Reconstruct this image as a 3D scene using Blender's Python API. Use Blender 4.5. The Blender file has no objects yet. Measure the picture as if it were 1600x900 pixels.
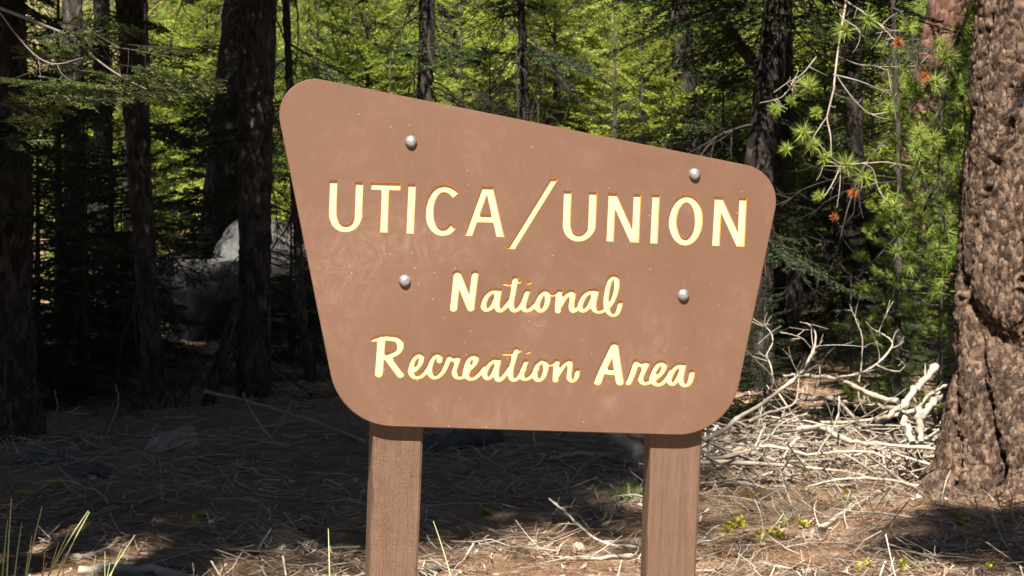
import bpy, math, random
import numpy as np
from mathutils import Vector, Matrix, geometry
rng = np.random.default_rng(7)
R = math.radians
SC = bpy.context.scene
COL = SC.collection

# ------------------------------------------------------------------ camera, sky, sun, exposure
F = 2986.0                       # focal length in photo pixels (1600 wide)
CAMZ = 1.6
cam_d = bpy.data.cameras.new('camera'); cam = bpy.data.objects.new('camera', cam_d); COL.objects.link(cam)
cam.location = (0, 0, CAMZ); cam.rotation_euler = (R(90), 0, 0)
cam_d.sensor_width = 36; cam_d.lens = 36*F/1600; cam_d.clip_end = 2000; cam_d.clip_start = 0.05
cam_d.dof.use_dof = True; cam_d.dof.focus_distance = 6.0; cam_d.dof.aperture_fstop = 13
SC.camera = cam
SUN_EL, SUN_AZ = 50.0, 188.0     # azimuth clockwise from +Y: behind the camera, a little left
w = bpy.data.worlds.new('World'); SC.world = w; w.use_nodes = True
nt = w.node_tree
sky = nt.nodes.new('ShaderNodeTexSky'); sky.sky_type = 'NISHITA'; sky.sun_disc = False
sky.sun_elevation = R(SUN_EL); sky.sun_rotation = R(SUN_AZ); sky.altitude = 2000
nt.nodes['Background'].inputs[1].default_value = 0.05
nt.links.new(sky.outputs[0], nt.nodes['Background'].inputs[0])
sd = Vector((math.sin(R(SUN_AZ))*math.cos(R(SUN_EL)), math.cos(R(SUN_AZ))*math.cos(R(SUN_EL)), math.sin(R(SUN_EL))))
sun_d = bpy.data.lights.new('sun', 'SUN'); sun = bpy.data.objects.new('sun', sun_d); COL.objects.link(sun)
sun_d.energy = 5.0; sun_d.angle = R(0.53); sun_d.color = (1.0, 0.95, 0.86)
sun.rotation_euler = (-sd).to_track_quat('-Z', 'Y').to_euler(); sun.location = sd*60
SC.view_settings.view_transform = 'Standard'; SC.view_settings.look = 'None'
SC.view_settings.exposure = 1.8; SC.view_settings.gamma = 1.0
SC.cycles.max_bounces = 8; SC.cycles.diffuse_bounces = 4; SC.cycles.transparent_max_bounces = 4
SC.cycles.use_denoising = True

# ------------------------------------------------------------------ helpers
def at(px, py, d):
    return np.array([(px-800)*d/F, d, CAMZ-(py-450)*d/F])

def hash2(ix, iy, k):
    h = np.sin(ix*127.1+iy*311.7+k*74.7)*43758.5453
    return h-np.floor(h)
def vnoise(x, y, seed=0):
    ix, iy = np.floor(x), np.floor(y); fx, fy = x-ix, y-iy
    fx = fx*fx*(3-2*fx); fy = fy*fy*(3-2*fy)
    a = hash2(ix, iy, seed); b = hash2(ix+1, iy, seed); c = hash2(ix, iy+1, seed); d = hash2(ix+1, iy+1, seed)
    return (a*(1-fx)+b*fx)*(1-fy)+(c*(1-fx)+d*fx)*fy
def fbm(x, y, seed=0, octv=4):
    s = 0; a = .5
    for o in range(octv):
        s = s+a*vnoise(x*2**o, y*2**o, seed+o*13); a *= .5
    return s
def voro(u, v, pu, seed=0):
    """F1, F2 and cell random of a jittered grid; u wraps every pu cells"""
    iu, iv = np.floor(u), np.floor(v)
    f1 = np.full(u.shape, 9.); f2 = np.full(u.shape, 9.); cid = np.zeros(u.shape); tilt = np.zeros(u.shape)
    for du in (-1, 0, 1):
        for dv in (-1, 0, 1):
            cu, cv = iu+du, iv+dv; cw = np.mod(cu, pu)
            ox = cu+hash2(cw, cv, seed); oy = cv+hash2(cw, cv, seed+5)
            d = np.hypot(u-ox, v-oy); c = hash2(cw, cv, seed+9)
            n1 = d < f1
            f2 = np.where(n1, f1, np.minimum(f2, d)); cid = np.where(n1, c, cid); f1 = np.where(n1, d, f1)
            tilt = np.where(n1, (u-ox)*(hash2(cw, cv, seed+11)-.5)*2+(v-oy)*(hash2(cw, cv, seed+15)-.35)*2, tilt)
    return f1, f2, cid, tilt

KN = np.array([[-80, 0], [10, 0], [13.5, .10], [17, .25], [20, .50], [26, .92], [30, 1.5], [35, 2.4], [45, 4.3],
               [60, 7.2], [80, 12.0], [110, 22], [160, 42], [320, 95]])
def gz0(y): return np.interp(y, KN[:, 0], KN[:, 1])
def gz(x, y):
    x = np.asarray(x, float); y = np.asarray(y, float)
    base = (gz0(y-1.5)+gz0(y)+gz0(y+1.5))/3
    amp = np.clip((y-6)/6, 0, 1)
    return base+amp*((fbm(x*.7, y*.7, 3, 3)-.44)*.22+(fbm(x*3.1, y*3.1, 8, 3)-.44)*.12+(fbm(x*9, y*9, 18, 2)-.37)*.05*(y < 27))
def on_ground(px, py, lift=0.):
    ds = np.linspace(6, 120, 6000)
    zz = CAMZ-(py-450)*ds/F
    g = gz((px-800)*ds/F, ds)+lift
    i = int(np.argmax(zz <= g)) if np.any(zz <= g) else len(ds)-1
    return np.array([(px-800)*ds[i]/F, ds[i], zz[i]])

class MB:
    def __init__(s): s.v = []; s.f = []; s.n = 0
    def add(s, v, f):
        v = np.asarray(v, float).reshape(-1, 3); f = np.asarray(f, int).reshape(-1, 3)
        s.v.append(v); s.f.append(f+s.n); s.n += len(v)
    def grid(s, V, wrap=False):
        """V[r,c,3] -> triangles"""
        r, c = V.shape[:2]
        idx = np.arange(r*c).reshape(r, c)
        nx = np.roll(idx, -1, 1) if wrap else idx[:, 1:]
        i0 = idx if wrap else idx[:, :-1]
        a, b, cc, d = i0[:-1], nx[:-1], nx[1:], i0[1:]
        s.add(V, np.concatenate([np.stack([a, b, cc], -1).reshape(-1, 3), np.stack([a, cc, d], -1).reshape(-1, 3)]))
    def tube(s, pts, rad, sides=5, cap=True):
        P = np.asarray(pts, float); n = len(P); rad = np.broadcast_to(np.asarray(rad, float), (n,))
        T = np.gradient(P, axis=0); T /= np.linalg.norm(T, axis=1, keepdims=True)+1e-9
        m = T.mean(0); ref = np.eye(3)[int(np.argmin(np.abs(m)))]
        A = np.cross(T, ref); A /= np.linalg.norm(A, axis=1, keepdims=True)+1e-9
        B = np.cross(T, A)
        th = np.arange(sides)*2*math.pi/sides
        V = P[:, None]+rad[:, None, None]*(np.cos(th)[None, :, None]*A[:, None]+np.sin(th)[None, :, None]*B[:, None])
        s.grid(V, True)
        if cap:
            for e, o in ((0, 0), (n-1, 1)):
                s.add(np.concatenate([V[e], P[e][None]]), [[(k if o else (k+1) % sides), ((k+1) % sides if o else k), sides] for k in range(sides)])
    def blades(s, p, d, l, wv):
        """triangular needles: base p, direction d, length l, half width vector wv"""
        n = len(p); v = np.stack([p-wv, p+wv, p+d*np.asarray(l).reshape(-1, 1)], 1)
        s.add(v.reshape(-1, 3), np.arange(n*3).reshape(n, 3))
    def merge(s, V, Fc): s.add(V, Fc)
    def arrays(s): return np.concatenate(s.v), np.concatenate(s.f)
    def mesh(s, name, mat=None, smooth=True):
        V, Fc = s.arrays(); return mk_mesh(name, V, Fc, mat, smooth)
    def build(s, name, mat, parent=None, smooth=True): return link(name, s.mesh(name, mat, smooth), parent)

def mk_mesh(name, V, Fc, mat=None, smooth=True):
    me = bpy.data.meshes.new(name); V = np.asarray(V, np.float32); Fc = np.asarray(Fc, np.int32)
    me.vertices.add(len(V)); me.vertices.foreach_set('co', V.ravel())
    me.loops.add(Fc.size); me.loops.foreach_set('vertex_index', Fc.ravel())
    me.polygons.add(len(Fc)); me.polygons.foreach_set('loop_start', np.arange(0, Fc.size, 3, dtype=np.int32))
    me.polygons.foreach_set('loop_total', np.full(len(Fc), 3, np.int32))
    me.polygons.foreach_set('use_smooth', np.full(len(Fc), smooth))
    me.update(calc_edges=True); me.validate()
    if mat: me.materials.append(mat)
    return me
def link(name, me, parent=None):
    o = bpy.data.objects.new(name, me); COL.objects.link(o)
    if parent: o.parent = parent
    return o
def tag(o, label=None, cat=None, group=None, kind=None):
    if label: o['label'] = label
    if cat: o['category'] = cat
    if group: o['group'] = group
    if kind: o['kind'] = kind
    return o
def empty(name, loc, rz=0):
    o = bpy.data.objects.new(name, None); COL.objects.link(o); o.location = [float(q) for q in loc]; o.rotation_euler = (0, 0, rz)
    o.empty_display_size = .2
    return o
def copy_tree(o, parent=None):
    c = o.copy(); COL.objects.link(c); c.parent = parent
    for ch in list(o.children): copy_tree(ch, c)
    return c
def cr(pts, n=6):
    """Catmull-Rom through the points"""
    P = np.asarray(pts, float)
    if len(P) < 3: return np.linspace(P[0], P[-1], n+1)
    Q = np.vstack([2*P[0]-P[1], P, 2*P[-1]-P[-2]]); out = []
    for i in range(1, len(Q)-2):
        p0, p1, p2, p3 = Q[i-1:i+3]
        t = np.linspace(0, 1, n, endpoint=False)[:, None]
        out.append(.5*((2*p1)+(-p0+p2)*t+(2*p0-5*p1+4*p2-p3)*t**2+(-p0+3*p1-3*p2+p3)*t**3))
    return np.vstack(out+[P[-1:]])

# ------------------------------------------------------------------ materials
def mat(name, rough=.8, spec=.3):
    m = bpy.data.materials.new(name); m.use_nodes = True
    b = m.node_tree.nodes['Principled BSDF']; b.inputs['Roughness'].default_value = rough
    b.inputs['Specular IOR Level'].default_value = spec
    return m, m.node_tree, b
def N(t, k, **kw):
    n = t.nodes.new(k)
    for a, v in kw.items():
        if a in n.inputs: n.inputs[a].default_value = v
        else: setattr(n, a, v)
    return n
KA = .66
def ramp(t, src, stops, ka=KA):
    r = t.nodes.new('ShaderNodeValToRGB'); e = r.color_ramp.elements
    while len(e) < len(stops): e.new(.5)
    for q, (p, c) in zip(e, stops): q.position = p; q.color = (*(c if c[0] == c[1] == c[2] else [v*ka for v in c]), 1)
    t.links.new(src, r.inputs[0]); return r.outputs[0]
def coords(t, scale=(1, 1, 1), kind='Object'):
    c = t.nodes.new('ShaderNodeTexCoord'); mp = t.nodes.new('ShaderNodeMapping'); mp.inputs['Scale'].default_value = scale
    t.links.new(c.outputs[kind], mp.inputs[0]); return mp.outputs[0]
def noise(t, vec, scale, detail=4, rough=.6, dist=0.):
    n = N(t, 'ShaderNodeTexNoise'); n.inputs['Scale'].default_value = scale; n.inputs['Detail'].default_value = detail
    n.inputs['Roughness'].default_value = rough; n.inputs['Distortion'].default_value = dist
    t.links.new(vec, n.inputs['Vector']); return n.outputs['Fac']
def bump(t, b, h, strength=.5, dist=.01, prev=None):
    n = N(t, 'ShaderNodeBump'); n.inputs['Strength'].default_value = strength; n.inputs['Distance'].default_value = dist
    t.links.new(h, n.inputs['Height'])
    if prev is not None: t.links.new(prev, n.inputs['Normal'])
    t.links.new(n.outputs[0], b.inputs['Normal']); return n.outputs[0]
def mix(t, fac, a, b, mode='MIX'):
    n = t.nodes.new('ShaderNodeMix'); n.data_type = 'RGBA'; n.blend_type = mode
    for s, i in ((fac, 0), (a, 6), (b, 7)):
        if hasattr(s, 'links'): t.links.new(s, n.inputs[i])
        elif isinstance(s, tuple): n.inputs[i].default_value = (*s, 1)
        else: n.inputs[i].default_value = s
    return n.outputs[2]
def math_(t, op, a, b=0.):
    n = N(t, 'ShaderNodeMath', operation=op)
    for s, i in ((a, 0), (b, 1)):
        if hasattr(s, 'links'): t.links.new(s, n.inputs[i])
        else: n.inputs[i].default_value = s
    return n.outputs[0]

def foliage(name, cols, trans=.25):
    m, t, b = mat(name, .55, .25)
    g = t.nodes.new('ShaderNodeNewGeometry'); o = t.nodes.new('ShaderNodeObjectInfo')
    v = coords(t); n1 = noise(t, v, 2.2, 3)
    s = math_(t, 'ADD', math_(t, 'MULTIPLY', g.outputs['Random Per Island'], .45), math_(t, 'MULTIPLY', n1, .45))
    s = math_(t, 'ADD', s, math_(t, 'MULTIPLY', math_(t, 'SUBTRACT', o.outputs['Random'], .5), .25))
    c = ramp(t, s, [(.15, cols[0]), (.45, cols[1]), (.75, cols[2])], 1.)
    t.links.new(c, b.inputs['Base Color'])
    tr = t.nodes.new('ShaderNodeBsdfTranslucent'); t.links.new(c, tr.inputs[0])
    ms = t.nodes.new('ShaderNodeMixShader'); ms.inputs[0].default_value = trans
    t.links.new(b.outputs[0], ms.inputs[1]); t.links.new(tr.outputs[0], ms.inputs[2])
    t.links.new(ms.outputs[0], t.nodes['Material Output'].inputs[0])
    return m
M = {}
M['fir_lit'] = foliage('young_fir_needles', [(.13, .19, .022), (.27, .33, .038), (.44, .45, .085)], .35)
M['fir_dark'] = foliage('fir_needles', [(.007, .018, .005), (.018, .037, .008), (.04, .062, .013)], .2)  # tone lowered so sunlit boughs still read as shaded
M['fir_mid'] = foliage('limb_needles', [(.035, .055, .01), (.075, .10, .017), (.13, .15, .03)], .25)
M['pine'] = foliage('pine_needles', [(.10, .16, .024), (.20, .27, .04), (.32, .36, .08)], .3)
M['orange_needles'] = foliage('dead_orange_needles', [(.22, .06, .02), (.38, .13, .045), (.5, .2, .08)], .15)
M['weed'] = foliage('yellow_weed_leaves', [(.11, .12, .01), (.24, .22, .014), (.36, .30, .02)], .2)
M['grass_tuft'] = foliage('green_grass', [(.06, .12, .02), (.12, .2, .03), (.2, .26, .05)], .2)
M['grass_stem'] = foliage('pale_grass', [(.40, .42, .18), (.54, .55, .27), (.66, .64, .36)], .2)

def bark(name, cols, sc=(1, 1, .35), bs=.8, fine=30):
    m, t, b = mat(name, .92, .15)
    v = coords(t, sc)
    n1 = noise(t, v, 9, 6, .7); n2 = noise(t, v, fine, 5, .7)
    s = math_(t, 'ADD', math_(t, 'MULTIPLY', n1, .5), math_(t, 'MULTIPLY', n2, .5))
    nz = N(t, 'ShaderNodeTexNoise'); nz.inputs['Scale'].default_value = fine*.5; nz.inputs['Detail'].default_value = 3; t.links.new(v, nz.inputs['Vector'])
    vs = N(t, 'ShaderNodeVectorMath', operation='SCALE'); vs.inputs['Scale'].default_value = .05; t.links.new(nz.outputs['Color'], vs.inputs[0])
    va = N(t, 'ShaderNodeVectorMath', operation='ADD'); t.links.new(v, va.inputs[0]); t.links.new(vs.outputs[0], va.inputs[1])
    vo = N(t, 'ShaderNodeTexVoronoi'); vo.inputs['Scale'].default_value = fine*.75; t.links.new(va.outputs[0], vo.inputs['Vector'])
    sx = N(t, 'ShaderNodeSeparateXYZ'); t.links.new(vo.outputs['Color'], sx.inputs[0])
    s = math_(t, 'ADD', math_(t, 'MULTIPLY', s, .7), math_(t, 'MULTIPLY', sx.outputs[0], .3))
    c = ramp(t, s, [(.34, cols[0]), (.5, cols[1]), (.68, cols[2])])
    flake = math_(t, 'SUBTRACT', math_(t, 'MULTIPLY', sx.outputs[1], .6), vo.outputs['Distance'])
    t.links.new(c, b.inputs['Base Color'])
    p = bump(t, b, n1, bs, .03); p = bump(t, b, flake, bs, .012, p); bump(t, b, n2, bs, .01, p)
    return m
M['bark_big'] = bark('pine_bark', [(.034, .02, .014), (.10, .062, .043), (.26, .172, .12)], (1, 1, .6), .9, 45)
M['bark_red'] = bark('red_pine_bark', [(.07, .034, .024), (.15, .075, .052), (.23, .13, .092)])
M['bark_shaded'] = bark('shade_darkened_bark', [(.014, .011, .009), (.034, .027, .022), (.075, .06, .05)])  # darker copy of the fir bark: shade put into the colour of sunlit trunks
M['bark_dark'] = bark('dark_fir_bark', [(.028, .022, .018), (.06, .048, .04), (.12, .1, .085)])

def wood(name, cols, sc=8, bs=.5):
    m, t, b = mat(name, .85, .2)
    v = coords(t); g = t.nodes.new('ShaderNodeNewGeometry'); o = t.nodes.new('ShaderNodeObjectInfo')
    n1 = noise(t, v, sc, 6, .75)
    s = math_(t, 'ADD', math_(t, 'MULTIPLY', math_(t, 'SUBTRACT', math_(t, 'MULTIPLY', n1, 1.8), .4), .55), math_(t, 'MULTIPLY', g.outputs['Random Per Island'], .25))
    s = math_(t, 'ADD', s, math_(t, 'MULTIPLY', o.outputs['Random'], .2))
    c = ramp(t, s, [(.2, cols[0]), (.5, cols[1]), (.8, cols[2])])
    t.links.new(c, b.inputs['Base Color'])
    bump(t, b, noise(t, v, sc*6, 4, .7), bs, .006)
    return m
M['bleached'] = wood('bleached_wood', [(.15, .11, .08), (.40, .335, .265), (.62, .555, .465)])
M['twig_shaded'] = wood('shade_darkened_dead_twig', [(.018, .014, .011), (.038, .03, .024), (.09, .075, .06)])  # darkened so twigs in the sun still read as shaded silhouettes
M['twig_pale'] = wood('pale_twig', [(.13, .105, .08), (.26, .215, .17), (.42, .365, .3)])
M['log'] = wood('grey_log', [(.05, .042, .036), (.11, .095, .08), (.2, .175, .15)], 5, .8)
M['litter'] = wood('litter_sticks', [(.12, .077, .05), (.42, .32, .23), (.76, .66, .54)], 12)
M['needle_litter'] = wood('fallen_needles', [(.18, .08, .04), (.46, .27, .155), (.74, .56, .39)], 12)

def m_ground():
    m, t, b = mat('forest_floor', .95, .1)
    v = coords(t)
    n0 = noise(t, v, .35, 4); n1 = noise(t, v, 4, 6, .7); n2 = noise(t, v, 45, 5, .75, 1.5); n3 = noise(t, coords(t, (1, .3, 1)), 30, 4, .7, 2.)
    s = math_(t, 'ADD', math_(t, 'MULTIPLY', n1, .4), math_(t, 'MULTIPLY', n2, .6))
    c = ramp(t, s, [(.32, (.13, .068, .038)), (.5, (.42, .27, .165)), (.68, (.74, .58, .42))])
    dry = ramp(t, s, [(.3, (.12, .09, .03)), (.5, (.25, .19, .06)), (.7, (.34, .27, .13))])
    y = N(t, 'ShaderNodeSeparateXYZ'); t.links.new(v, y.inputs[0])
    far = N(t, 'ShaderNodeMapRange'); far.inputs[1].default_value = 27; far.inputs[2].default_value = 36
    t.links.new(y.outputs[1], far.inputs[0])
    fac = math_(t, 'MULTIPLY', far.outputs[0], ramp(t, n0, [(.35, (0, 0, 0)), (.6, (1, 1, 1))]))
    t.links.new(mix(t, fac, c, dry), b.inputs['Base Color'])
    p = bump(t, b, n2, .9, .03); bump(t, b, n3, .6, .02, p)
    return m
M['ground'] = m_ground()

def m_paint():
    m, t, b = mat('brown_sign_paint', .55, .3)
    v = coords(t)
    big = noise(t, v, 2.6, 5, .6, 1.2)
    sw = noise(t, coords(t, (1.3, 1, 1)), 7, 9, .78, 4.5)
    st = noise(t, coords(t, (2.2, 1, 1.4)), 5, 8, .75, 3.5)
    base = ramp(t, big, [(.3, (.140, .067, .037)), (.6, (.160, .080, .047))])
    scuff = math_(t, 'MULTIPLY', ramp(t, big, [(.50, (0, 0, 0)), (.66, (1, 1, 1))]), ramp(t, sw, [(.46, (0, 0, 0)), (.70, (1, 1, 1))]))
    haze_ = math_(t, 'MULTIPLY', ramp(t, st, [(.52, (0, 0, 0)), (.8, (1, 1, 1))]), .35)
    c = mix(t, math_(t, 'MULTIPLY', scuff, .45), base, (.22, .146, .11))
    c = mix(t, haze_, c, (.155, .09, .06))
    dots = N(t, 'ShaderNodeTexVoronoi'); dots.inputs['Scale'].default_value = 26; t.links.new(v, dots.inputs['Vector'])
    c = mix(t, ramp(t, dots.outputs['Distance'], [(.035, (.7, .7, .7)), (.06, (0, 0, 0))]), c, (.28, .19, .14))
    t.links.new(c, b.inputs['Base Color'])
    bump(t, b, noise(t, v, 120, 4, .6), .08, .002)
    return m
M['paint'] = m_paint()
def m_yellow():
    m, t, b = mat('yellow_letter_paint', .6, .2)
    n = noise(t, coords(t), 30, 3)
    t.links.new(ramp(t, n, [(.3, (.66, .475, .285)), (.7, (.69, .50, .31))]), b.inputs['Base Color'])
    return m
M['yellow'] = m_yellow()
def m_edge_bounce():  # orange of bounced light in the carved shade, put into the wall colour
    m, t, b = mat('letter_edge_bounce_tint', .6, .2)
    n = noise(t, coords(t), 40, 3); t.links.new(ramp(t, n, [(.3, (.95, .44, .05)), (.7, (.98, .50, .08))]), b.inputs['Base Color']); return m
M['edge'] = m_edge_bounce()
def m_post(name, incise):
    m, t, b = mat(name, .7, .25)
    v = coords(t, (1, 1, .06)); v2 = coords(t)
    g1 = noise(t, v, 60, 6, .7, .6); g2 = noise(t, v, 190, 4, .7); big = noise(t, v2, 6, 4)
    s = math_(t, 'ADD', math_(t, 'MULTIPLY', g1, .6), math_(t, 'MULTIPLY', big, .4))
    c = ramp(t, s, [(.3, (.115, .064, .040)), (.55, (.165, .093, .059)), (.75, (.24, .143, .095))])
    t.links.new(c, b.inputs['Base Color'])
    p = bump(t, b, g1, .9, .007); p = bump(t, b, g2, .6, .004, p)
    if incise:
        br = N(t, 'ShaderNodeTexBrick'); br.inputs['Scale'].default_value = 30
        br.inputs['Brick Width'].default_value = .62; br.inputs['Row Height'].default_value = .24; br.inputs['Mortar Size'].default_value = .035
        br.inputs['Mortar Smooth'].default_value = .5
        cc = t.nodes.new('ShaderNodeTexCoord'); mp = t.nodes.new('ShaderNodeMapping'); mp.inputs['Rotation'].default_value = (R(90), 0, R(0))
        sp = N(t, 'ShaderNodeSeparateXYZ'); t.links.new(cc.outputs['Object'], sp.inputs[0])
        cb = N(t, 'ShaderNodeCombineXYZ'); t.links.new(sp.outputs[2], cb.inputs[0]); t.links.new(sp.outputs[0], cb.inputs[1])
        nz = N(t, 'ShaderNodeTexNoise'); nz.inputs['Scale'].default_value = 25; t.links.new(cc.outputs['Object'], nz.inputs['Vector'])
        va = N(t, 'ShaderNodeVectorMath', operation='SCALE'); va.inputs['Scale'].default_value = .03; t.links.new(nz.outputs['Color'], va.inputs[0])
        vb = N(t, 'ShaderNodeVectorMath', operation='ADD'); t.links.new(cb.outputs[0], vb.inputs[0]); t.links.new(va.outputs[0], vb.inputs[1])
        t.links.new(vb.outputs[0], br.inputs['Vector'])
        h = math_(t, 'MULTIPLY', math_(t, 'SUBTRACT', 1., br.outputs['Fac']), ramp(t, noise(t, v2, 11, 3), [(.36, (0, 0, 0)), (.56, (1, 1, 1))]))
        bump(t, b, h, .55, .004, p)
    return m
M['post_incised'] = m_post('painted_incised_post', True)
M['post_plain'] = m_post('painted_grain_post', False)
def m_metal():
    m, t, b = mat('galvanised_steel', .38, .5); b.inputs['Metallic'].default_value = .6
    n = noise(t, coords(t), 140, 4)
    t.links.new(ramp(t, n, [(.35, (.3, .3, .29)), (.65, (.56, .56, .55))]), b.inputs['Base Color'])
    bump(t, b, n, .25, .002)
    return m
M['bolt'] = m_metal()
def m_rock():
    m, t, b = mat('granite', .9, .2)
    v = coords(t); n1 = noise(t, v, 2.2, 6, .65); n2 = noise(t, v, 55, 4, .8)
    s = math_(t, 'ADD', math_(t, 'MULTIPLY', n1, .5), math_(t, 'MULTIPLY', n2, .5))
    t.links.new(ramp(t, s, [(.32, (.022, .02, .018)), (.5, (.085, .082, .077)), (.66, (.22, .21, .2))]), b.inputs['Base Color'])
    p = bump(t, b, n1, .5, .1); bump(t, b, n2, .5, .012, p)
    return m
M['rock'] = m_rock()

# ------------------------------------------------------------------ ground
def build_ground():
    xs = np.concatenate([np.linspace(-200, -30, 12), np.linspace(-28, -9, 24), np.arange(-8.6, 8.7, .085), np.linspace(9, 28, 24), np.linspace(30, 200, 12)])
    ys = np.concatenate([np.linspace(-80, 6, 24), np.arange(7, 9.5, .25), np.arange(9.5, 27, .075), np.arange(27, 60, .45), np.linspace(61, 120, 24), np.linspace(128, 320, 16)])
    X, Y = np.meshgrid(xs, ys)
    mb = MB(); mb.grid(np.stack([X, Y, gz(X, Y)], -1))
    o = mb.build('ground', M['ground']); tag(o, 'dry forest floor strewn with needles, rising behind the sign', None, None, 'structure')
build_ground()

def m_bounce_gravel():
    m, t, b = mat('pale_bounce_gravel', .95, .1); v = coords(t)
    s = math_(t, 'ADD', math_(t, 'MULTIPLY', noise(t, v, 3, 5), .4), math_(t, 'MULTIPLY', noise(t, v, 60, 4, .8), .6))
    t.links.new(ramp(t, s, [(.35, (.34, .29, .23)), (.65, (.58, .51, .42))]), b.inputs['Base Color']); bump(t, b, s, .6, .02); return m
def build_bounce_sheet():  # added ground sheet, throws sunlight up into the shaded parts of the sign
    xs = np.linspace(-60, 60, 121); ys = np.linspace(-14, 5.6, 40); X, Y = np.meshgrid(xs, ys); Y = Y+(Y > 5)*(.5*fbm(X*.6, X*0, 5)+.2)*1.0
    mb = MB(); mb.grid(np.stack([X, Y, np.full(X.shape, .004)], -1)); tag(mb.build('bounce_sheet', m_bounce_gravel()), 'added pale gravel sheet in front of the sign to bounce light', None, None, 'structure')
build_bounce_sheet()

# ------------------------------------------------------------------ the sign
SY, SRoll = R(6.0), R(2.1)
RS = np.array(Matrix.Rotation(SY, 3, 'Z') @ Matrix.Rotation(SRoll, 3, 'Y'))
P0 = at(825, 400, 4.93)
BASE_L = np.array([0, .10, -(P0[2])/math.cos(SRoll)])          # local position of the base (ground level) relative to P0
base_w = P0+RS@BASE_L
def p2l(p, yl=0.):
    """photo pixels -> sign-local metres on the plane local y = yl (0 = panel face)"""
    p = np.asarray(p, float).reshape(-1, 2)
    d = np.stack([(p[:, 0]-800)/F, np.ones(len(p)), -(p[:, 1]-450)/F], 1)
    n = RS[:, 1]; o = np.array([0, 0, CAMZ])
    k = ((P0-o)@n+yl)/(d@n)
    return ((o+d*k[:, None])-P0)@RS-BASE_L
FY = -BASE_L[1]                                                # local y of the panel face

sign = empty('park_sign', base_w); sign.rotation_euler = Matrix(RS).to_euler()
tag(sign, 'brown routed recreation area sign with yellow lettering on two square posts', 'sign')

def fillet_poly(corners, n=14):
    out = []; C = [np.array(c[:2], float) for c in corners]; L = [c[2] for c in corners]
    for i in range(len(C)):
        p, a, b = C[i], C[i-1], C[(i+1) % len(C)]
        d1 = (a-p)/np.linalg.norm(a-p); d2 = (b-p)/np.linalg.norm(b-p)
        half = math.acos(np.clip(d1@d2, -1, 1))/2; r = L[i]*math.tan(half)
        cen = p+(d1+d2)/np.linalg.norm(d1+d2)*(r/math.sin(half))
        s, e = p+d1*L[i]-cen, p+d2*L[i]-cen
        a0 = math.atan2(s[1], s[0]); a1 = math.atan2(e[1], e[0]); da = (a1-a0+math.pi) % (2*math.pi)-math.pi
        for k in range(n+1):
            th = a0+da*k/n; out.append(cen+r*np.array([math.cos(th), math.sin(th)]))
    return np.array(out)
outline = fillet_poly([(420.7, 107.9, 84), (1223.5, 269.2, 58), (1138, 682, 82), (532.5, 664, 80)])
cen = outline.mean(0)

# strokes: (points, radius, butt_ends)
def Z(o, s, pts): return [(o[0]+x/s, o[1]+y/s) for x, y in pts]
def ell(cx, cy, rx, ry, rot, n=40):
    t = np.linspace(0, 2*math.pi, n+1); x, y = rx*np.cos(t), ry*np.sin(t); c, s = math.cos(rot), math.sin(rot)
    return np.stack([cx+x*c-y*s, cy+x*s+y*c], 1)
BW = 6.3
LET = []   # name, label, list of (polyline, r0, r1, butt), clip lines
def L_(label, strokes, clip=None, name='carved_letter'): LET.append((name, label, strokes, clip))
S = lambda pts, r=BW, butt=True, n=8, r1=None: (cr(pts, n), r, r if r1 is None else r1, butt)
L_('carved letter U at the start of the top line', [S([(521, 281), (519.6, 325), (520.2, 338), (524, 348), (531, 354), (539, 356), (548, 354.3), (555, 348.5), (559, 339), (559.9, 326), (561.6, 283.5)])])
L_('carved letter T', [S([(579.5, 290), (625.7, 291.2)], 6), S([(602, 288), (599.4, 363)])])
L_('carved letter I before the C', [S([(643.8, 286.5), (640.3, 364.6)])])
L_('carved letter C', [S([(712.5, 305), (707, 298.7), (700, 294.7), (692.5, 293.6), (684, 296.5), (677, 305), (672.5, 317), (671.2, 331), (672.5, 344), (677, 354), (684, 360.2), (692, 361.8), (700, 360), (708.5, 352)])])
L_('carved letter A on the top line', [S([(763, 280), (728, 378)], 5.9), S([(760.7, 276), (784.5, 381)], 6.1), S([(744, 340.3), (775, 341)], 6.6)], [((726, 368), (788, 370.3), 1), ((754, 290.4), (770, 290.8), -1)])
L_('carved slash between the two names', [S([(872, 269.3), (792, 398.7)], 5.4)], [((790, 388.5), (810, 389.3), 1), ((855, 277.8), (875, 278.5), -1)])
L_('carved letter U after the slash', [S([(887, 297.5), (885.4, 345), (886.2, 356), (890, 364.5), (897, 369.4), (904, 370.6), (912, 369), (919, 363.5), (923.8, 356), (925, 345), (926.6, 299)])])
L_('carved letter N after the U', [S([(956.6, 300.8), (953, 377)], 6), S([(995.8, 302.4), (992.5, 378.7)], 6), S([(952, 291), (996, 388)], 6.2)], [((940, 376.7), (1005, 378.9), 1), ((945, 300.5), (1005, 302.6), -1)])
L_('carved letter I before the O', [S([(1025, 303.3), (1021.6, 380)], 6)])
L_('carved letter O', [(ell(1071.6, 343.2, 20.4, 33.8, R(3)), BW, BW, False)])
L_('carved letter N at the end of the top line', [S([(1122.7, 306.8), (1118.3, 383.8)], 6), S([(1161.2, 308), (1157.5, 385)], 6), S([(1118, 297.5), (1162, 394)], 6.2)], [((1105, 383.3), (1170, 385.4), 1), ((1110, 306.4), (1170, 308.3), -1)])
o1, s1 = (690, 410), 5.3333
z = lambda pts, r=27, n=7, r1=None: (cr(Z(o1, s1, pts), n), r/s1, (r if r1 is None else r1)/s1, False)
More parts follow.
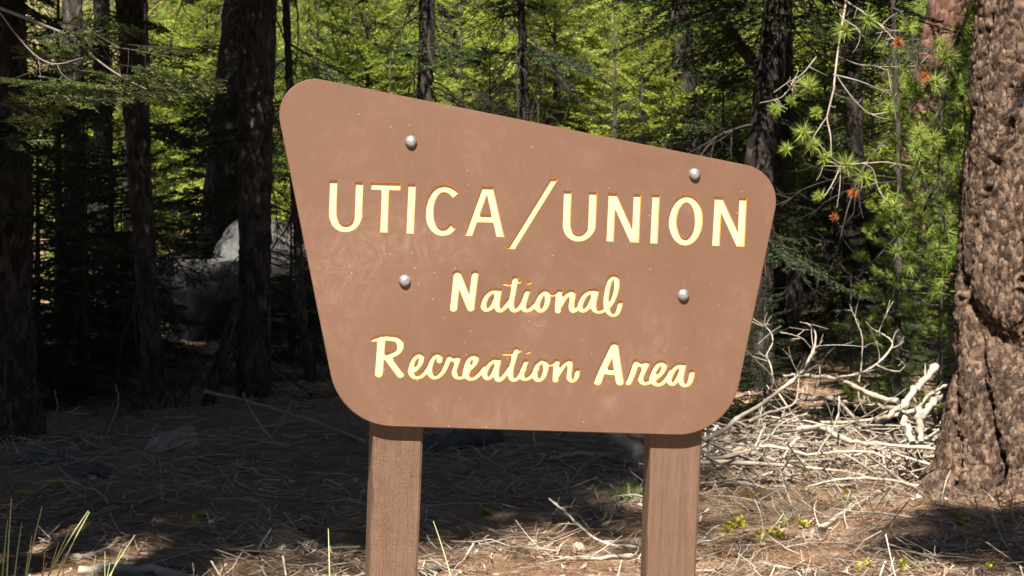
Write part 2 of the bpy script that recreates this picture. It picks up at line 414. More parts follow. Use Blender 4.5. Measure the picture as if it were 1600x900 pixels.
L_('carved script word National', [
    z([(128, 92), (98, 376)], 33), z([(130, 92), (242, 374)], 33), z([(242, 372), (277, 92)], 31),
    z([(468, 236), (420, 236), (374, 275), (350, 335), (354, 375), (382, 383), (425, 350), (464, 262)], 26), z([(476, 236), (462, 320), (463, 372), (485, 390), (520, 370), (570, 310)], 26),
    z([(612, 132), (597, 230), (580, 320), (583, 368), (603, 390), (640, 374), (690, 310)], 26, 7), z([(520, 172), (560, 180), (610, 160), (648, 158)], 17),
    z([(712, 240), (685, 320), (680, 370), (705, 389), (745, 374), (792, 330)], 26), z([(720, 168), (734, 164)], 16),
    z([(862, 241), (825, 268), (796, 335), (802, 378), (832, 390), (868, 355), (884, 295), (878, 252), (856, 241)], 26), z([(872, 244), (920, 266), (965, 250)], 17),
    z([(982, 244), (970, 320), (969, 396)], 27), z([(985, 350), (1030, 278), (1078, 245), (1092, 270), (1082, 335), (1088, 388), (1110, 388), (1150, 360)], 26),
    z([(1280, 238), (1230, 240), (1185, 275), (1157, 335), (1155, 378), (1185, 390), (1228, 355), (1272, 265)], 26), z([(1288, 240), (1268, 330), (1272, 385), (1310, 402), (1352, 388), (1402, 345), (1440, 270), (1460, 190), (1456, 132), (1430, 117), (1402, 143), (1380, 220), (1371, 310), (1382, 392), (1422, 428), (1460, 415), (1478, 375), (1487, 337)], 24)],
   name='carved_word')
o2, s2 = (570, 510), 5.926
o3, s3 = (820, 520), 5.714
y_ = lambda pts, r=30, n=7, r1=None: (cr(Z(o2, s2, pts), n), r/s2, (r if r1 is None else r1)/s2, False)
x_ = lambda pts, r=29, n=7, r1=None: (cr(Z(o3, s3, pts), n), r/s3, (r if r1 is None else r1)/s3, False)
L_('carved script word Recreation', [
    y_([(78, 118), (140, 98), (230, 96), (298, 115), (330, 165), (308, 222), (245, 258), (185, 275)], 24, 7, 35), y_([(190, 96), (290, 110), (328, 165), (300, 228), (200, 274)], 33), y_([(152, 105), (128, 430)], 40), y_([(215, 288), (328, 440)], 36),
    y_([(462, 392), (510, 335), (522, 280), (495, 258), (455, 290), (430, 350), (424, 415), (455, 457), (510, 455), (560, 415), (604, 350)], 28),
    y_([(690, 312), (692, 280), (665, 260), (630, 290), (602, 360), (598, 420), (632, 460), (680, 450), (728, 400), (762, 325), (778, 282)], 28),
    y_([(778, 280), (815, 298), (858, 290), (846, 340), (826, 410), (848, 458), (905, 458), (950, 415)], 27),
    y_([(955, 392), (1010, 340), (1030, 292), (1002, 272), (962, 300), (937, 370), (930, 430), (962, 470), (1012, 467), (1065, 425), (1110, 370)], 28),
    y_([(1228, 310), (1190, 310), (1145, 350), (1113, 410), (1113, 455), (1142, 470), (1185, 430), (1228, 335)], 27), y_([(1236, 310), (1216, 410), (1222, 470), (1246, 484), (1290, 445), (1345, 370)], 28),
    y_([(1402, 212), (1378, 290), (1352, 390), (1352, 460), (1378, 484), (1422, 460), (1470, 390)], 28), y_([(1285, 248), (1335, 250), (1400, 236), (1432, 222)], 19),
    y_([(1490, 325), (1456, 410), (1457, 465), (1490, 476), (1540, 450), (1590, 385)], 27), y_([(1502, 238), (1520, 233)], 17),
    x_([(152, 249), (112, 280), (90, 345), (96, 397), (126, 410), (164, 380), (186, 310), (180, 262), (148, 249)], 27), x_([(170, 252), (225, 280), (270, 258)], 18),
    x_([(286, 254), (276, 330), (274, 414)], 28), x_([(290, 370), (345, 285), (396, 250), (405, 285), (396, 350), (398, 402), (424, 418), (455, 395), (470, 336)], 25)],
   name='carved_word')
L_('carved script word Area', [
    x_([(795, 112), (690, 330), (650, 430)], 36), x_([(800, 112), (828, 300), (848, 432)], 36), x_([(735, 338), (830, 344)], 34),
    x_([(925, 436), (960, 360), (992, 262)], 30), x_([(992, 258), (1035, 278), (1085, 272), (1060, 330), (1034, 400), (1058, 438), (1110, 430), (1150, 390)], 27),
    x_([(1165, 395), (1218, 348), (1245, 292), (1222, 265), (1182, 285), (1147, 350), (1136, 410), (1165, 445), (1215, 445), (1270, 395), (1310, 330)], 27),
    x_([(1402, 286), (1362, 290), (1322, 330), (1292, 395), (1294, 436), (1325, 445), (1365, 400), (1405, 315)], 26), x_([(1416, 288), (1396, 380), (1400, 438), (1430, 458), (1466, 438), (1486, 390), (1492, 350)], 27)],
   name='carved_word')

def sdf_letter(strokes, clip, X, Y):
    D = np.full(X.shape, 99.)
    for P, r0, r1, butt in strokes:
        n = len(P); d = np.full(X.shape, 99.)
        for i in range(n-1):
            a, b = P[i], P[i+1]; ab = b-a; l2 = ab@ab+1e-9
            t = np.clip(((X-a[0])*ab[0]+(Y-a[1])*ab[1])/l2, 0, 1)
            rr = r0+(r1-r0)*((i+t)/(n-1))
            d = np.minimum(d, np.hypot(X-a[0]-t*ab[0], Y-a[1]-t*ab[1])-rr)
        if butt:
            for e, q in ((P[0], P[1]), (P[-1], P[-2])):
                u = (e-q)/np.linalg.norm(e-q); pl = (X-e[0])*u[0]+(Y-e[1])*u[1]
                d = np.where(np.hypot(X-e[0], Y-e[1]) < r0*2.2, np.maximum(d, pl), d)
        D = np.minimum(D, d)
    for (a, b, s) in (clip or []):
        u = np.array([b[0]-a[0], b[1]-a[1]], float); u /= np.linalg.norm(u)
        D = np.maximum(D, s*(-(X-a[0])*u[1]+(Y-a[1])*u[0]))
    # soften corners a little: a router bit cuts with a round tip
    return D
def contours(D, x0, y0, h):
    """marching squares at 0 (inside < 0); closed loops in pixels"""
    ins = D < 0; H, W = D.shape; nxt = {}
    def pt(k):
        o, i, j = k
        if o == 0: a, b = D[i, j], D[i, j+1]; return (x0+(j+a/(a-b))*h, y0+i*h)
        a, b = D[i, j], D[i+1, j]; return (x0+j*h, y0+(i+a/(a-b))*h)
    c = ins[:-1, :-1]*1+ins[:-1, 1:]*2+ins[1:, 1:]*4+ins[1:, :-1]*8
    E = lambda i, j: ((0, i, j), (1, i, j+1), (0, i+1, j), (1, i, j))   # top right bottom left
    tab = {1: [(3, 0)], 2: [(0, 1)], 3: [(3, 1)], 4: [(1, 2)], 5: [(3, 0), (1, 2)], 6: [(0, 2)], 7: [(3, 2)], 8: [(2, 3)], 9: [(2, 0)],
           10: [(0, 1), (2, 3)], 11: [(2, 1)], 12: [(1, 3)], 13: [(1, 0)], 14: [(0, 3)]}
    for i, j in zip(*np.nonzero((c > 0) & (c < 15))):
        e = E(int(i), int(j))
        for a, b in tab[int(c[i, j])]: nxt[e[a]] = e[b]
    loops = []
    while nxt:
        k0 = next(iter(nxt)); k = k0; lp = []
        while k in nxt: lp.append(pt(k)); k = nxt.pop(k)
        lp = np.array(lp)
        if len(lp) < 12: continue
        loops.append(lp)
    return loops
def simplify(lp, tol=.06):
    """drop nearly collinear points of a closed loop"""
    keep = list(range(len(lp))); P = lp
    out = [0]; i = 0; n = len(P)
    while i < n-1:
        j = min(i+2, n); best = i+1
        while j <= n and j-i < 14:
            a, b = P[i], P[j % n]; ab = b-a; l = np.hypot(*ab)+1e-9
            q = P[i+1:j]; dist = np.abs((q[:, 0]-a[0])*ab[1]-(q[:, 1]-a[1])*ab[0])/l
            if dist.max() > tol: break
            best = j; j += 1
        i = best
        if i < n: out.append(i)
    return P[out]

DEPTH = .0072
panel_mb = MB()
inset = outline+(cen-outline)/np.linalg.norm(cen-outline, axis=1, keepdims=True)*1.3
all_loops = []; letter_objs = []
h = .6
for name, label, strokes, clip in LET:
    Pall = np.vstack([s[0] for s in strokes]); x0, y0 = Pall.min(0)-12; x1, y1 = Pall.max(0)+12
    gx = np.arange(x0, x1, h); gy = np.arange(y0, y1, h); X, Y = np.meshgrid(gx, gy)
    loops = [simplify(l) for l in contours(sdf_letter(strokes, clip, X, Y), x0, y0, h)]
    letter_objs.append((name, label, strokes, clip, loops)); all_loops += loops
def cdt(loops_outer, keep):
    pts = []; edges = []
    for lp in loops_outer:
        k = len(pts); pts += [Vector(p) for p in lp]; edges += [(k+i, k+(i+1) % len(lp)) for i in range(len(lp))]
    v, e, f, *_ = geometry.delaunay_2d_cdt(pts, edges, [], 0, 1e-5)
    v = np.array([tuple(p) for p in v]); f = np.array([t for t in f if len(t) == 3])
    c = v[f].mean(1)
    return v, f[keep(c)]
def inside(loops, c):
    """even-odd test"""
    r = np.zeros(len(c), bool)
    for lp in loops:
        a = lp; b = np.roll(lp, -1, 0)
        for (ax, ay), (bx, by) in zip(a, b):
            m = (ay > c[:, 1]) != (by > c[:, 1])
            if m.any():
                xx = ax+(c[:, 1]-ay)/(by-ay+1e-12)*(bx-ax); r ^= m & (c[:, 0] < xx)
    return r
def orient(v3, f, sign_y):
    a, b, c = v3[f[:, 0]], v3[f[:, 1]], v3[f[:, 2]]
    n = np.cross(b-a, c-a)[:, 1]; g = f.copy(); bad = n*sign_y < 0; g[bad] = g[bad][:, ::-1]; return g
v, f = cdt([inset]+all_loops, lambda c: inside([inset], c) & ~inside(all_loops, c))
v3 = p2l(v); panel_mb.add(v3, orient(v3, f, -1))
THK = .033
lo = p2l(outline); li = p2l(inset)
def ringgrid(rows): panel_mb.grid(np.stack(rows), True)
ringgrid([li, lo+[0, .0016, 0], lo+[0, THK, 0]])
bk = lo+[0, THK, 0]; panel_mb.add(np.vstack([bk, bk.mean(0)]), [[i, (i+1) % len(bk), len(bk)] for i in range(len(bk))])
panel = panel_mb.build('panel', M['paint'], sign, smooth=False)
def taper(lp, loops, k=.75):
    """walls slope so their orange tint shows: the floor outline lies a little inside the outline at the surface"""
    T = np.roll(lp, -1, 0)-np.roll(lp, 1, 0); T /= np.linalg.norm(T, axis=1, keepdims=True)+1e-9
    n = np.stack([-T[:, 1], T[:, 0]], 1); i = len(lp)//3
    votes = inside(loops, lp+n*.5).mean()
    return lp+n*k*(1 if votes > .5 else -1)
for name, label, strokes, clip, loops in letter_objs:
    fl = [taper(lp, loops) for lp in loops]
    v, f = cdt(fl, lambda c: inside(fl, c))
    v3 = p2l(v)+[0, DEPTH, 0]; mb = MB(); mb.add(v3, orient(v3, f, -1)); nf = len(f)
    for lp, l2 in zip(loops, fl): mb.grid(np.stack([p2l(lp), p2l(l2)+[0, DEPTH, 0]]), True)
    o = mb.build(name, M['yellow'], panel, smooth=False); o['label'] = label
    o.data.materials.append(M['edge']); mi = np.ones(len(o.data.polygons), np.int32); mi[:nf] = 0
    if len(mi) == nf+sum(2*len(l) for l in loops): o.data.polygons.foreach_set('material_index', mi)

def bolt(px, py):
    c = p2l([(px, py)])[0]; mb = MB()
    r = .0150; prof = [(1, 0), (1, .004), (.97, .0065), (.88, .0092), (.72, .0118), (.5, .0138), (.25, .0149), (.02, .0152)]
    th = np.arange(24)*2*math.pi/24
    V = np.array([[[c[0]+r*a*math.cos(q), c[1]-hh, c[2]+r*a*math.sin(q)] for q in th] for a, hh in prof])
    mb.grid(V, True); b = mb.build('bolt', M['bolt'], sign)
    return b
for p in ((642, 221), (632.3, 438.5), (1085, 272), (1067.3, 461)): bolt(*p)

def post(tl, tr, bl, br, depth, twist, m, seed, knot=None):
    """front-face corner pixels at the top/bottom of what shows; runs from behind the panel into the ground"""
    q = p2l([tl, tr, bl, br], THK)
    top, low = .30, -.25
    zt = q[0][2]; zb = q[2][2]
    def edge(a, b, z): k = (z-a[2])/(b[2]-a[2]); return a[0]+(b[0]-a[0])*k
    r = np.random.default_rng(seed)
    zs = np.concatenate([np.linspace(low, zb-.1, 8), np.arange(zb-.08, zt+.16, .012), np.linspace(zt+.2, zt+.74, 6)])
    fy = FY+THK; rows = []
    ch = .006
    wob = np.interp(zs, np.sort(zs)[::8], r.normal(0, .0012, len(zs[::8])))
    for i, z in enumerate(zs):
        l, rr = edge(q[0], q[2], z), edge(q[1], q[3], z); w_ = wob[i]
        tw = math.tan(twist)*depth
        # wane: the left front arris is hollowed along part of its length
        wane = .007*math.exp(-((z-(zt-.16))/.05)**2)*(seed == 1)+.004*math.exp(-((z-(zb+.05))/.06)**2)
        rows.append([[l+wane+w_, fy, z], [rr-ch, fy, z], [rr, fy+ch, z], [rr-tw, fy+depth, z], [l-tw, fy+depth, z], [l-.001+w_*.5, fy+ch+wane*2.2, z]])
    V = np.array(rows); mb = MB(); mb.grid(V, True)
    for e in (0, -1): mb.add(np.vstack([V[e], V[e].mean(0)]), [[k, (k+1) % 6, 6] for k in range(6)])
    return mb.build('post', m, sign, smooth=False)
post((583, 690), (660.5, 690), (576.5, 898), (652.5, 898), .135, R(2.6), M['post_incised'], 1)
post((1016, 700), (1096.5, 700), (1010.5, 898), (1087.5, 898), .135, R(-3.), M['post_plain'], 2)

# ------------------------------------------------------------------ trunks
def trunk_mesh(path, rad, name, m, nth=40, dz=.05, depth=.02, cu=14, cvh=.12, furrow=.03, seed=0, ztop_fine=6.):
    """path: list of local points from the base up, radii at each; bark relief as geometry"""
    P = np.asarray(path, float); rad = np.asarray(rad, float)
    z = np.concatenate([np.arange(P[0, 2], min(ztop_fine, P[-1, 2]), dz), np.arange(min(ztop_fine, P[-1, 2]), P[-1, 2]+.01, .5)])
    c = np.stack([np.interp(z, P[:, 2], P[:, 0]), np.interp(z, P[:, 2], P[:, 1])], 1)
    # smooth the path
    r = np.interp(z, P[:, 2], rad)
    th = np.arange(nth)*2*math.pi/nth
    TH, ZZ = np.meshgrid(th, z); RR = np.repeat(r[:, None], nth, 1)
    u = TH/(2*math.pi)*cu; vv = ZZ/cvh
    wu = u+.5*(vnoise(u*1.3, vv*.7, seed+2)-.5)+.35*np.sin(ZZ*1.1+seed); wv = vv+.6*(vnoise(u*1.1+7, vv*.9, seed+4)-.5)
    j1 = fbm(wu*3.1, wv*2.3, seed+70, 3)-.45; j2 = fbm(wu*2.7+9, wv*2.9, seed+80, 3)-.45
    f1, f2, cid, tl = voro(wu+.55*j1, wv+.55*j2, cu, seed)
    crack = np.exp(-((f2-f1)/.10)**2)
    f1b, f2b, cib, tlb = voro(wu*2.3+1.1*j2, wv*2.6+1.1*j1, cu*2.3, seed+20)
    crackb = np.exp(-((f2b-f1b)/.12)**2)
    uu = TH/(2*math.pi)*max(5, cu//3)+.45*np.sin(ZZ*1.7+seed)+.3*j1
    g1, g2, _, _ = voro(uu*1.0, ZZ*.62, max(5, cu//3), seed+40)
    fur = np.exp(-((g2-g1)/.13)**2)*np.clip(.45+1.3*vnoise(uu*1.5, ZZ*1.6, seed+47), 0, 1)
    ter = fbm(u*2.2+j1, vv*2.6+j2, seed+60, 4); ter = np.floor(ter*9)/9+.25*(ter*9-np.floor(ter*9))/9
    disp = depth*(.9*(cid-.5)+.7*tl-.9*crack)+depth*.55*((cib-.5)+.8*tlb-.6*crackb)-furrow*fur+depth*1.5*(ter-.45)
    lob = .05*np.sin(3*TH+seed)+.04*np.sin(5*TH+seed*2)
    flare = np.exp(-(ZZ-P[0, 2])/.5)
    RR = RR*(1+lob*(.35+1.2*flare))+disp
    V = np.stack([c[:, 0:1]+RR*np.cos(TH), c[:, 1:2]+RR*np.sin(TH), ZZ], -1)
    mb = MB(); mb.grid(V, True)
    mb.add(np.vstack([V[-1], V[-1].mean(0)]), [[k, (k+1) % nth, nth] for k in range(nth)])
    return mb.mesh(name, m)

# ------------------------------------------------------------------ branch prototypes
def norm(a): return a/(np.linalg.norm(a, axis=-1, keepdims=True)+1e-9)
def needles_along(mb, P, r, n, l, wd, spread=.9, flat=.35, fwd=.55):
    """n needles along polyline P; most lie to the sides"""
    t = r.uniform(.05, 1, n)*(len(P)-1); i = np.minimum(t.astype(int), len(P)-2); fr = (t-i)[:, None]
    p = P[i]*(1-fr)+P[i+1]*fr; T = norm(P[i+1]-P[i])
    up = np.array([0, 0, 1.]); side = norm(np.cross(T, up)); upv = np.cross(side, T)
    s = np.where(r.random(n) < .5, -1, 1)[:, None]
    d = norm(T*fwd+side*s*spread+upv*(r.normal(.12, flat, n)[:, None])+r.normal(0, .12, (n, 3)))
    wv = norm(np.cross(d, np.array([0, -.2, 1.])+r.normal(0, .75, (n, 3))))*(wd/2)
    mb.blades(p, d, l*r.uniform(.7, 1.15, n), wv)
def fir_branch(seed, L=1.5, ntw=15, per_m=95, nl=.03, wd=.011, droop=.22):
    r = np.random.default_rng(seed); wood_, leaf = MB(), MB()
    t = np.linspace(0, 1, 9); bend = r.normal(0, .05)
    P = np.stack([L*t, L*bend*t*t, -droop*L*t**1.6+.1*L*t**3], 1)
    wood_.tube(P, np.interp(t, [0, 1], [.012, .003]), 4)
    needles_along(leaf, P[4:], r, int(L*.5*per_m), nl, wd)
    for k in range(ntw):
        tt = .14+.84*(k+r.uniform(-.3, .3))/ntw; tt = min(max(tt, .1), .98)
        p = np.array([np.interp(tt, t, P[:, q]) for q in range(3)])
        for sd_ in (-1, 1):
            if r.random() < .12: continue
            l = L*(.40*(1-tt)+.09)*r.uniform(.65, 1.15); a = sd_*R(r.uniform(42, 62))
            d = np.array([math.cos(a), math.sin(a), r.uniform(-.18, .1)]); q = np.linspace(0, 1, 5)[:, None]
            Q = p+d*l*q+np.array([.12*l, 0, -.14*l])*q**2
            wood_.tube(Q, np.linspace(.005, .002, 5), 3, False)
            needles_along(leaf, Q, r, max(5, int(l*per_m)), nl, wd)
            for m_ in range(int(l/.11)):
                f = r.uniform(.25, .85); pp = Q[0]+(Q[-1]-Q[0])*f; l2 = l*(1-f)*r.uniform(.4, .8)+.03; a2 = a+R(r.choice([-1, 1])*r.uniform(30, 50))
                Q2 = pp+np.array([math.cos(a2), math.sin(a2), r.uniform(-.15, .08)])*l2*np.linspace(0, 1, 3)[:, None]
                needles_along(leaf, Q2, r, max(4, int(l2*per_m)), nl, wd)
    return wood_.arrays(), leaf.arrays()
def tuft(mb, p, d, r, n=46, l=.085, wd=.0045):
    q = norm(np.asarray(d, float)+r.normal(0, .62, (n, 3))); b = np.asarray(p)+np.asarray(d)*r.uniform(-.05, .015, n)[:, None]
    wv = norm(np.cross(q, r.normal(0, 1, (n, 3))))*wd/2
    mb.blades(b, q, l*r.uniform(.75, 1.15, n), wv)
def pine_branch(seed, L=1.3):
    r = np.random.default_rng(seed); wood_, leaf = MB(), MB()
    t = np.linspace(0, 1, 8); P = np.stack([L*t, L*r.normal(0, .08)*t*t, L*(.18*t**2-.08*t)], 1)
    wood_.tube(P, np.linspace(.013, .005, 8), 4)
    tuft(leaf, P[-1], norm(P[-1]-P[-2]), r, 60, .1, .007)
    for k in range(9):
        tt = r.uniform(.25, .95); p = np.array([np.interp(tt, t, P[:, q]) for q in range(3)])
        a = R(r.choice([-1, 1])*r.uniform(25, 65)); l = L*(.34*(1-tt)+.1)*r.uniform(.7, 1.2)
        d = norm(np.array([math.cos(a), math.sin(a), r.uniform(-.1, .5)])); Q = p+d*l*np.linspace(0, 1, 4)[:, None]+np.array([0, 0, .1*l])*np.linspace(0, 1, 4)[:, None]**2
        wood_.tube(Q, np.linspace(.006, .004, 4), 3, False)
        tuft(leaf, Q[-1], norm(Q[-1]-Q[-2]), r, 46, .095, .007)
        if r.random() < .6: tuft(leaf, Q[2], d, r, 30, .09, .007)
    return wood_.arrays(), leaf.arrays()
def rotm(az, el, roll=0.):
    return np.array(Matrix.Rotation(az, 3, 'Z') @ Matrix.Rotation(-el, 3, 'Y') @ Matrix.Rotation(roll, 3, 'X'))
FB = [fir_branch(100+k, 1.5, 15, 80, .038, .019) for k in range(4)]
FBS = [fir_branch(200+k, 1.0, 11, 130, .034, .0145, .12) for k in range(4)]
PB = [pine_branch(300+k) for k in range(4)]
def crown(name, protos, seed, h0, h1, n, prof, m_leaf, el0=-15, el1=25, Lp=1.5, az_bias=None):
    """two materials in one mesh: needles and branch wood"""
    r = np.random.default_rng(seed); W, Lf = MB(), MB()
    for k in range(n):
        f = (k+r.uniform(0, 1))/n; z = h0+(h1-h0)*f
        l = prof(f)*r.uniform(.75, 1.2); az = k*2.39996+r.normal(0, .3)
        Rm = rotm(az, R(el0+(el1-el0)*f+r.normal(0, 7)), r.normal(0, .25)); s = l/Lp
        (wv, wf), (lv, lf) = protos[r.integers(len(protos))]
        W.add(wv*s@Rm.T+[0, 0, z], wf); Lf.add(lv*np.array([s, s, s])@Rm.T+[0, 0, z], lf)
    wv, wf = W.arrays(); lv, lf = Lf.arrays()
    me = mk_mesh(name, np.vstack([lv, wv]), np.vstack([lf, wf+len(lv)]), m_leaf, False)
    me.materials.append(M['bark_dark'])
    mi = np.zeros(len(lf)+len(wf), np.int32); mi[len(lf):] = 1; me.polygons.foreach_set('material_index', mi)
    return me
# full-grown crowns start well above the frame; they shade the ground and trunks below
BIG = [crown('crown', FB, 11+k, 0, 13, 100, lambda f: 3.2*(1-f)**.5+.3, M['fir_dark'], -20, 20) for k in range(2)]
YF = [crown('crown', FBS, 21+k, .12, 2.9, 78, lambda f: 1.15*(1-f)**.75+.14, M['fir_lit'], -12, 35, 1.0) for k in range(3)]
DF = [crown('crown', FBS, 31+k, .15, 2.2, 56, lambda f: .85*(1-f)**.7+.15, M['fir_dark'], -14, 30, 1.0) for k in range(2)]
YP = [crown('crown', PB, 41+k, .3, 3.2, 66, lambda f: 1.15*(1-f)**.6+.2, M['pine'], -5, 50, 1.3) for k in range(2)]
def dead_branch(seed, L=1.3, m='twig_shaded', r0=.012):
    r = np.random.default_rng(seed); mb = MB()
    def go(p, d, l, rad, lev):
        n = 9; P = [p]; d = np.array(d)
        cv = r.normal(0, .10, 3)+np.array([0, 0, -.07 if lev == 0 else .02])
        for i in range(n): d = norm(d+cv*.8+r.normal(0, .07, 3)); P.append(P[-1]+d*l/n)
        P = np.array(P); mb.tube(P, np.linspace(rad, rad*.25, n+1), 4 if lev == 0 else 3, False)
        if lev < 2:
            for k in range(int(l*(6 if lev == 0 else 7))+1):
                i = r.integers(2, n); dd = norm(norm(P[i]-P[i-1])+r.normal(0, .62, 3))
                go(P[i], dd, l*r.uniform(.2, .5), rad*.5, lev+1)
    go(np.zeros(3), norm(np.array([1, 0, r.uniform(-.4, .1)])), L, r0, 0)
    return mb.mesh('dead_branch', M[m], False)
def two_mat(name, br, m_leaf):
    (wv, wf), (lv, lf) = br; me = mk_mesh(name, np.vstack([lv, wv]), np.vstack([lf, wf+len(lv)]), m_leaf, False); me.materials.append(M['bark_dark'])
    mi = np.zeros(len(lf)+len(wf), np.int32); mi[len(lf):] = 1; me.polygons.foreach_set('material_index', mi); return me
LBL = [two_mat('lit_bough', q, M['fir_lit']) for q in FB]
LB = [two_mat('live_branch', q, M['fir_dark']) for q in FB]
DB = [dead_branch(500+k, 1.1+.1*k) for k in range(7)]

# ------------------------------------------------------------------ trees that stand where their trunks show
def tree(px, py, d, path_px, width_px, label, m='bark_dark', top=14., crown_h=None, crown_k=0, crown_s=1., ndead=10, dead_z=(0.6, 5), nth=36, seed=0, name='fir_tree',
         base=None, dz=.05, depth=.014, cu=12, cvh=.14, furrow=.012, group=None, cat="tree", lean_top=None, nlive=None):
    b = np.array([(px-800)*d/F, d, 0.]) if base is None else np.array(base, float)
    b[2] = gz(b[0], b[1])-.06
    root = empty(name, b); tag(root, label, cat, group)
    pts = [(0, 0, 0)]; rad = [width_px[0]*d/F/2]
    for (qx, qy), wv in zip(path_px, width_px[1:]):
        q = at(qx, qy, d); pts.append(tuple(q-b)); rad.append(wv*d/F/2)
    if len(pts) == 1: pts.append((0, 0, 4.)); rad.append(rad[0]*.75)
    # continue upward along the last lean
    a, c = np.array(pts[-1]), np.array(pts[-2]); sl = (a-c)/(a[2]-c[2]+1e-6); sl = np.clip(sl, -.6, .6) if lean_top is None else np.array([*lean_top, 1.])
    if top > a[2]+.3:
        k = top-a[2]; pts.append((a[0]+sl[0]*k*.6, a[1]+sl[1]*k*.6, top)); rad.append(rad[-1]*.35)
    me = trunk_mesh(pts, rad, 'trunk', M[m], nth, dz, depth, cu, cvh, furrow, seed)
    link('trunk', me, root)
    r = np.random.default_rng(900+seed)
    P = np.array(pts)
    for k in range(ndead):
        z_ = r.uniform(*dead_z); o = link('dead_branch', DB[r.integers(len(DB))], root)
        x_c, y_c = np.interp(z_, P[:, 2], P[:, 0]), np.interp(z_, P[:, 2], P[:, 1])
        o.location = (x_c, y_c, z_); s = r.uniform(.6, 1.15); o.scale = (s, s, s)
        o.rotation_euler = (r.uniform(-.5, .5), R(r.uniform(-10, 35)), r.uniform(0, 6.28))
    if nlive is None: nlive = 0 if (crown_h is None or base is not None) else int(3+d*.12)
    for k in range(nlive):
        z_ = r.uniform(.32, 1)*min(crown_h, 6.5)+.3; o = link('live_branch', LB[r.integers(len(LB))], root)
        o.location = (np.interp(z_, P[:, 2], P[:, 0]), np.interp(z_, P[:, 2], P[:, 1]), z_); s = r.uniform(.55, 1.15); o.scale = (s, s, s)
        o.rotation_euler = (r.uniform(-.3, .3), R(r.uniform(-5, 25)), r.uniform(0, 6.28))
    if crown_h is not None:
        o = link('crown', BIG[crown_k], root)
        o.location = (np.interp(crown_h, P[:, 2], P[:, 0]), np.interp(crown_h, P[:, 2], P[:, 1]), crown_h); o.scale = (crown_s, crown_s, (top-crown_h)/13*1.02)
        o.rotation_euler = (0, 0, r.uniform(0, 6.28))
    return root

# the big sunlit pine at the right; its low live boughs above the frame shade the ground behind the brush pile
BT = np.array([(1612-800)*13.6/F, 13.9, 0.]); BT[2] = gz(BT[0], BT[1])-.08
big = empty('pine_tree', BT); tag(big, 'large sunlit pine trunk with thick flaky brown bark at right edge', 'tree')
def bigp(px, py): q = at(px, py, 13.9); return tuple(q-BT)
pts = [(0, 0, 0), bigp(1614, 720), bigp(1618, 640), bigp(1622, 540), bigp(1628, 300), bigp(1640, 0)]
rad = np.array([172, 146, 136, 130, 120, 113])*13.9/F
pts += [(pts[-1][0]+.5, 0.1, 19)]; rad = np.append(rad, .2)
link('trunk', trunk_mesh(pts, rad, 'trunk', M['bark_big'], 330, .013, .012, 34, .135, .13, 5, 4.4), big)
o = link('crown', BIG[0], big); o.location = (pts[-1][0]*.7, 0, 12.); o.scale = (.8, .8, .6); o.rotation_euler = (0, 0, 1.)

for z_, az, s_ in [(4.7, 2.9, 1.7), (5.0, 3.3, 1.9), (5.3, 2.6, 1.5), (5.6, 3.0, 1.9), (5.9, 3.6, 1.6)]:
    o = link('live_branch', LB[int(z_*10) % 4], big); o.location = (.15, 0, z_); o.scale = (s_, s_, s_); o.rotation_euler = (0, .1, az)
tree(12, 690, 17, [(8, 500), (12, 300), (5, 0)], [110, 84, 76, 66], 'thick dark trunk with furrowed bark at left edge of the photo', 'bark_dark', 11, 5.2, 0, .9, 14, (1., 4.8), 120, nlive=14, seed=1, dz=.025, depth=.02, cu=16, furrow=.03)
tree(243, 645, 19, [(238, 560), (222, 330), (202, 0)], [40, 34, 36, 44], 'dark leaning trunk between the left-edge trunk and the boulder', 'bark_dark', 9.5, 5.2, 1, .6, 18, (.8, 5), 48, nlive=13, seed=2)
tree(396, 612, 20, [(398, 450), (398, 250), (402, 0)], [58, 50, 56, 62], 'straight dark trunk standing in front of the granite boulder', 'bark_dark', 10.5, 6.0, 0, .5, 30, (.5, 5), 64, nlive=6, seed=3)
tree(338, 372, 28, [(352, 250), (372, 0)], [84, 58, 44], 'dark leaning trunk rising behind the granite boulder', 'bark_shaded', 11, 6.2, 1, .55, 12, (1.5, 6), 40, nlive=8, seed=4)
tree(492, 632, 21, [(474, 520), (466, 380), (452, 120), (446, 0)], [22, 17, 15, 13, 12], 'thin dark trunk just left of the sign panel', 'bark_dark', 8.5, 5.5, 1, .35, 16, (.6, 5), 28, seed=5)
tree(662, 500, 22, [(664, 150), (668, 0)], [34, 27, 25], 'dark trunk above the left half of the sign', 'bark_shaded', 10, 6.6, 0, .4, 34, (1.6, 5.8), 40, seed=6, nlive=15)
tree(824, 430, 24, [(820, 180), (814, 0)], [20, 16, 13], 'very thin dark trunk rising behind the middle of the sign', 'bark_shaded', 9, 7, 1, .22, 40, (1.5, 6.2), 24, nlive=7, seed=7)
tree(1180, 570, 20, [(1186, 250), (1205, 100), (1214, 0)], [58, 46, 46, 44], 'dark brown trunk rising behind the right end of the sign', 'bark_shaded', 9.5, 4.0, 0, .66, 18, (1.5, 5), 48, seed=8, nlive=9)
tree(1240, 590, 22, [(1240, 450), (1232, 300), (1225, 0)], [28, 24, 22, 18], 'slim dark trunk beside the right edge of the sign', 'bark_shaded', 9, 5.6, 1, .4, 16, (.6, 5), 28, seed=9)
tree(1402, 520, 18, [(1405, 300), (1402, 180), (1395, 0)], [13, 10, 9, 7], 'bare pole-thin sapling trunk left of the big pine', 'bark_dark', 4.6, None, 0, 1, 10, (1, 4), 18, seed=10, name='dead_sapling')
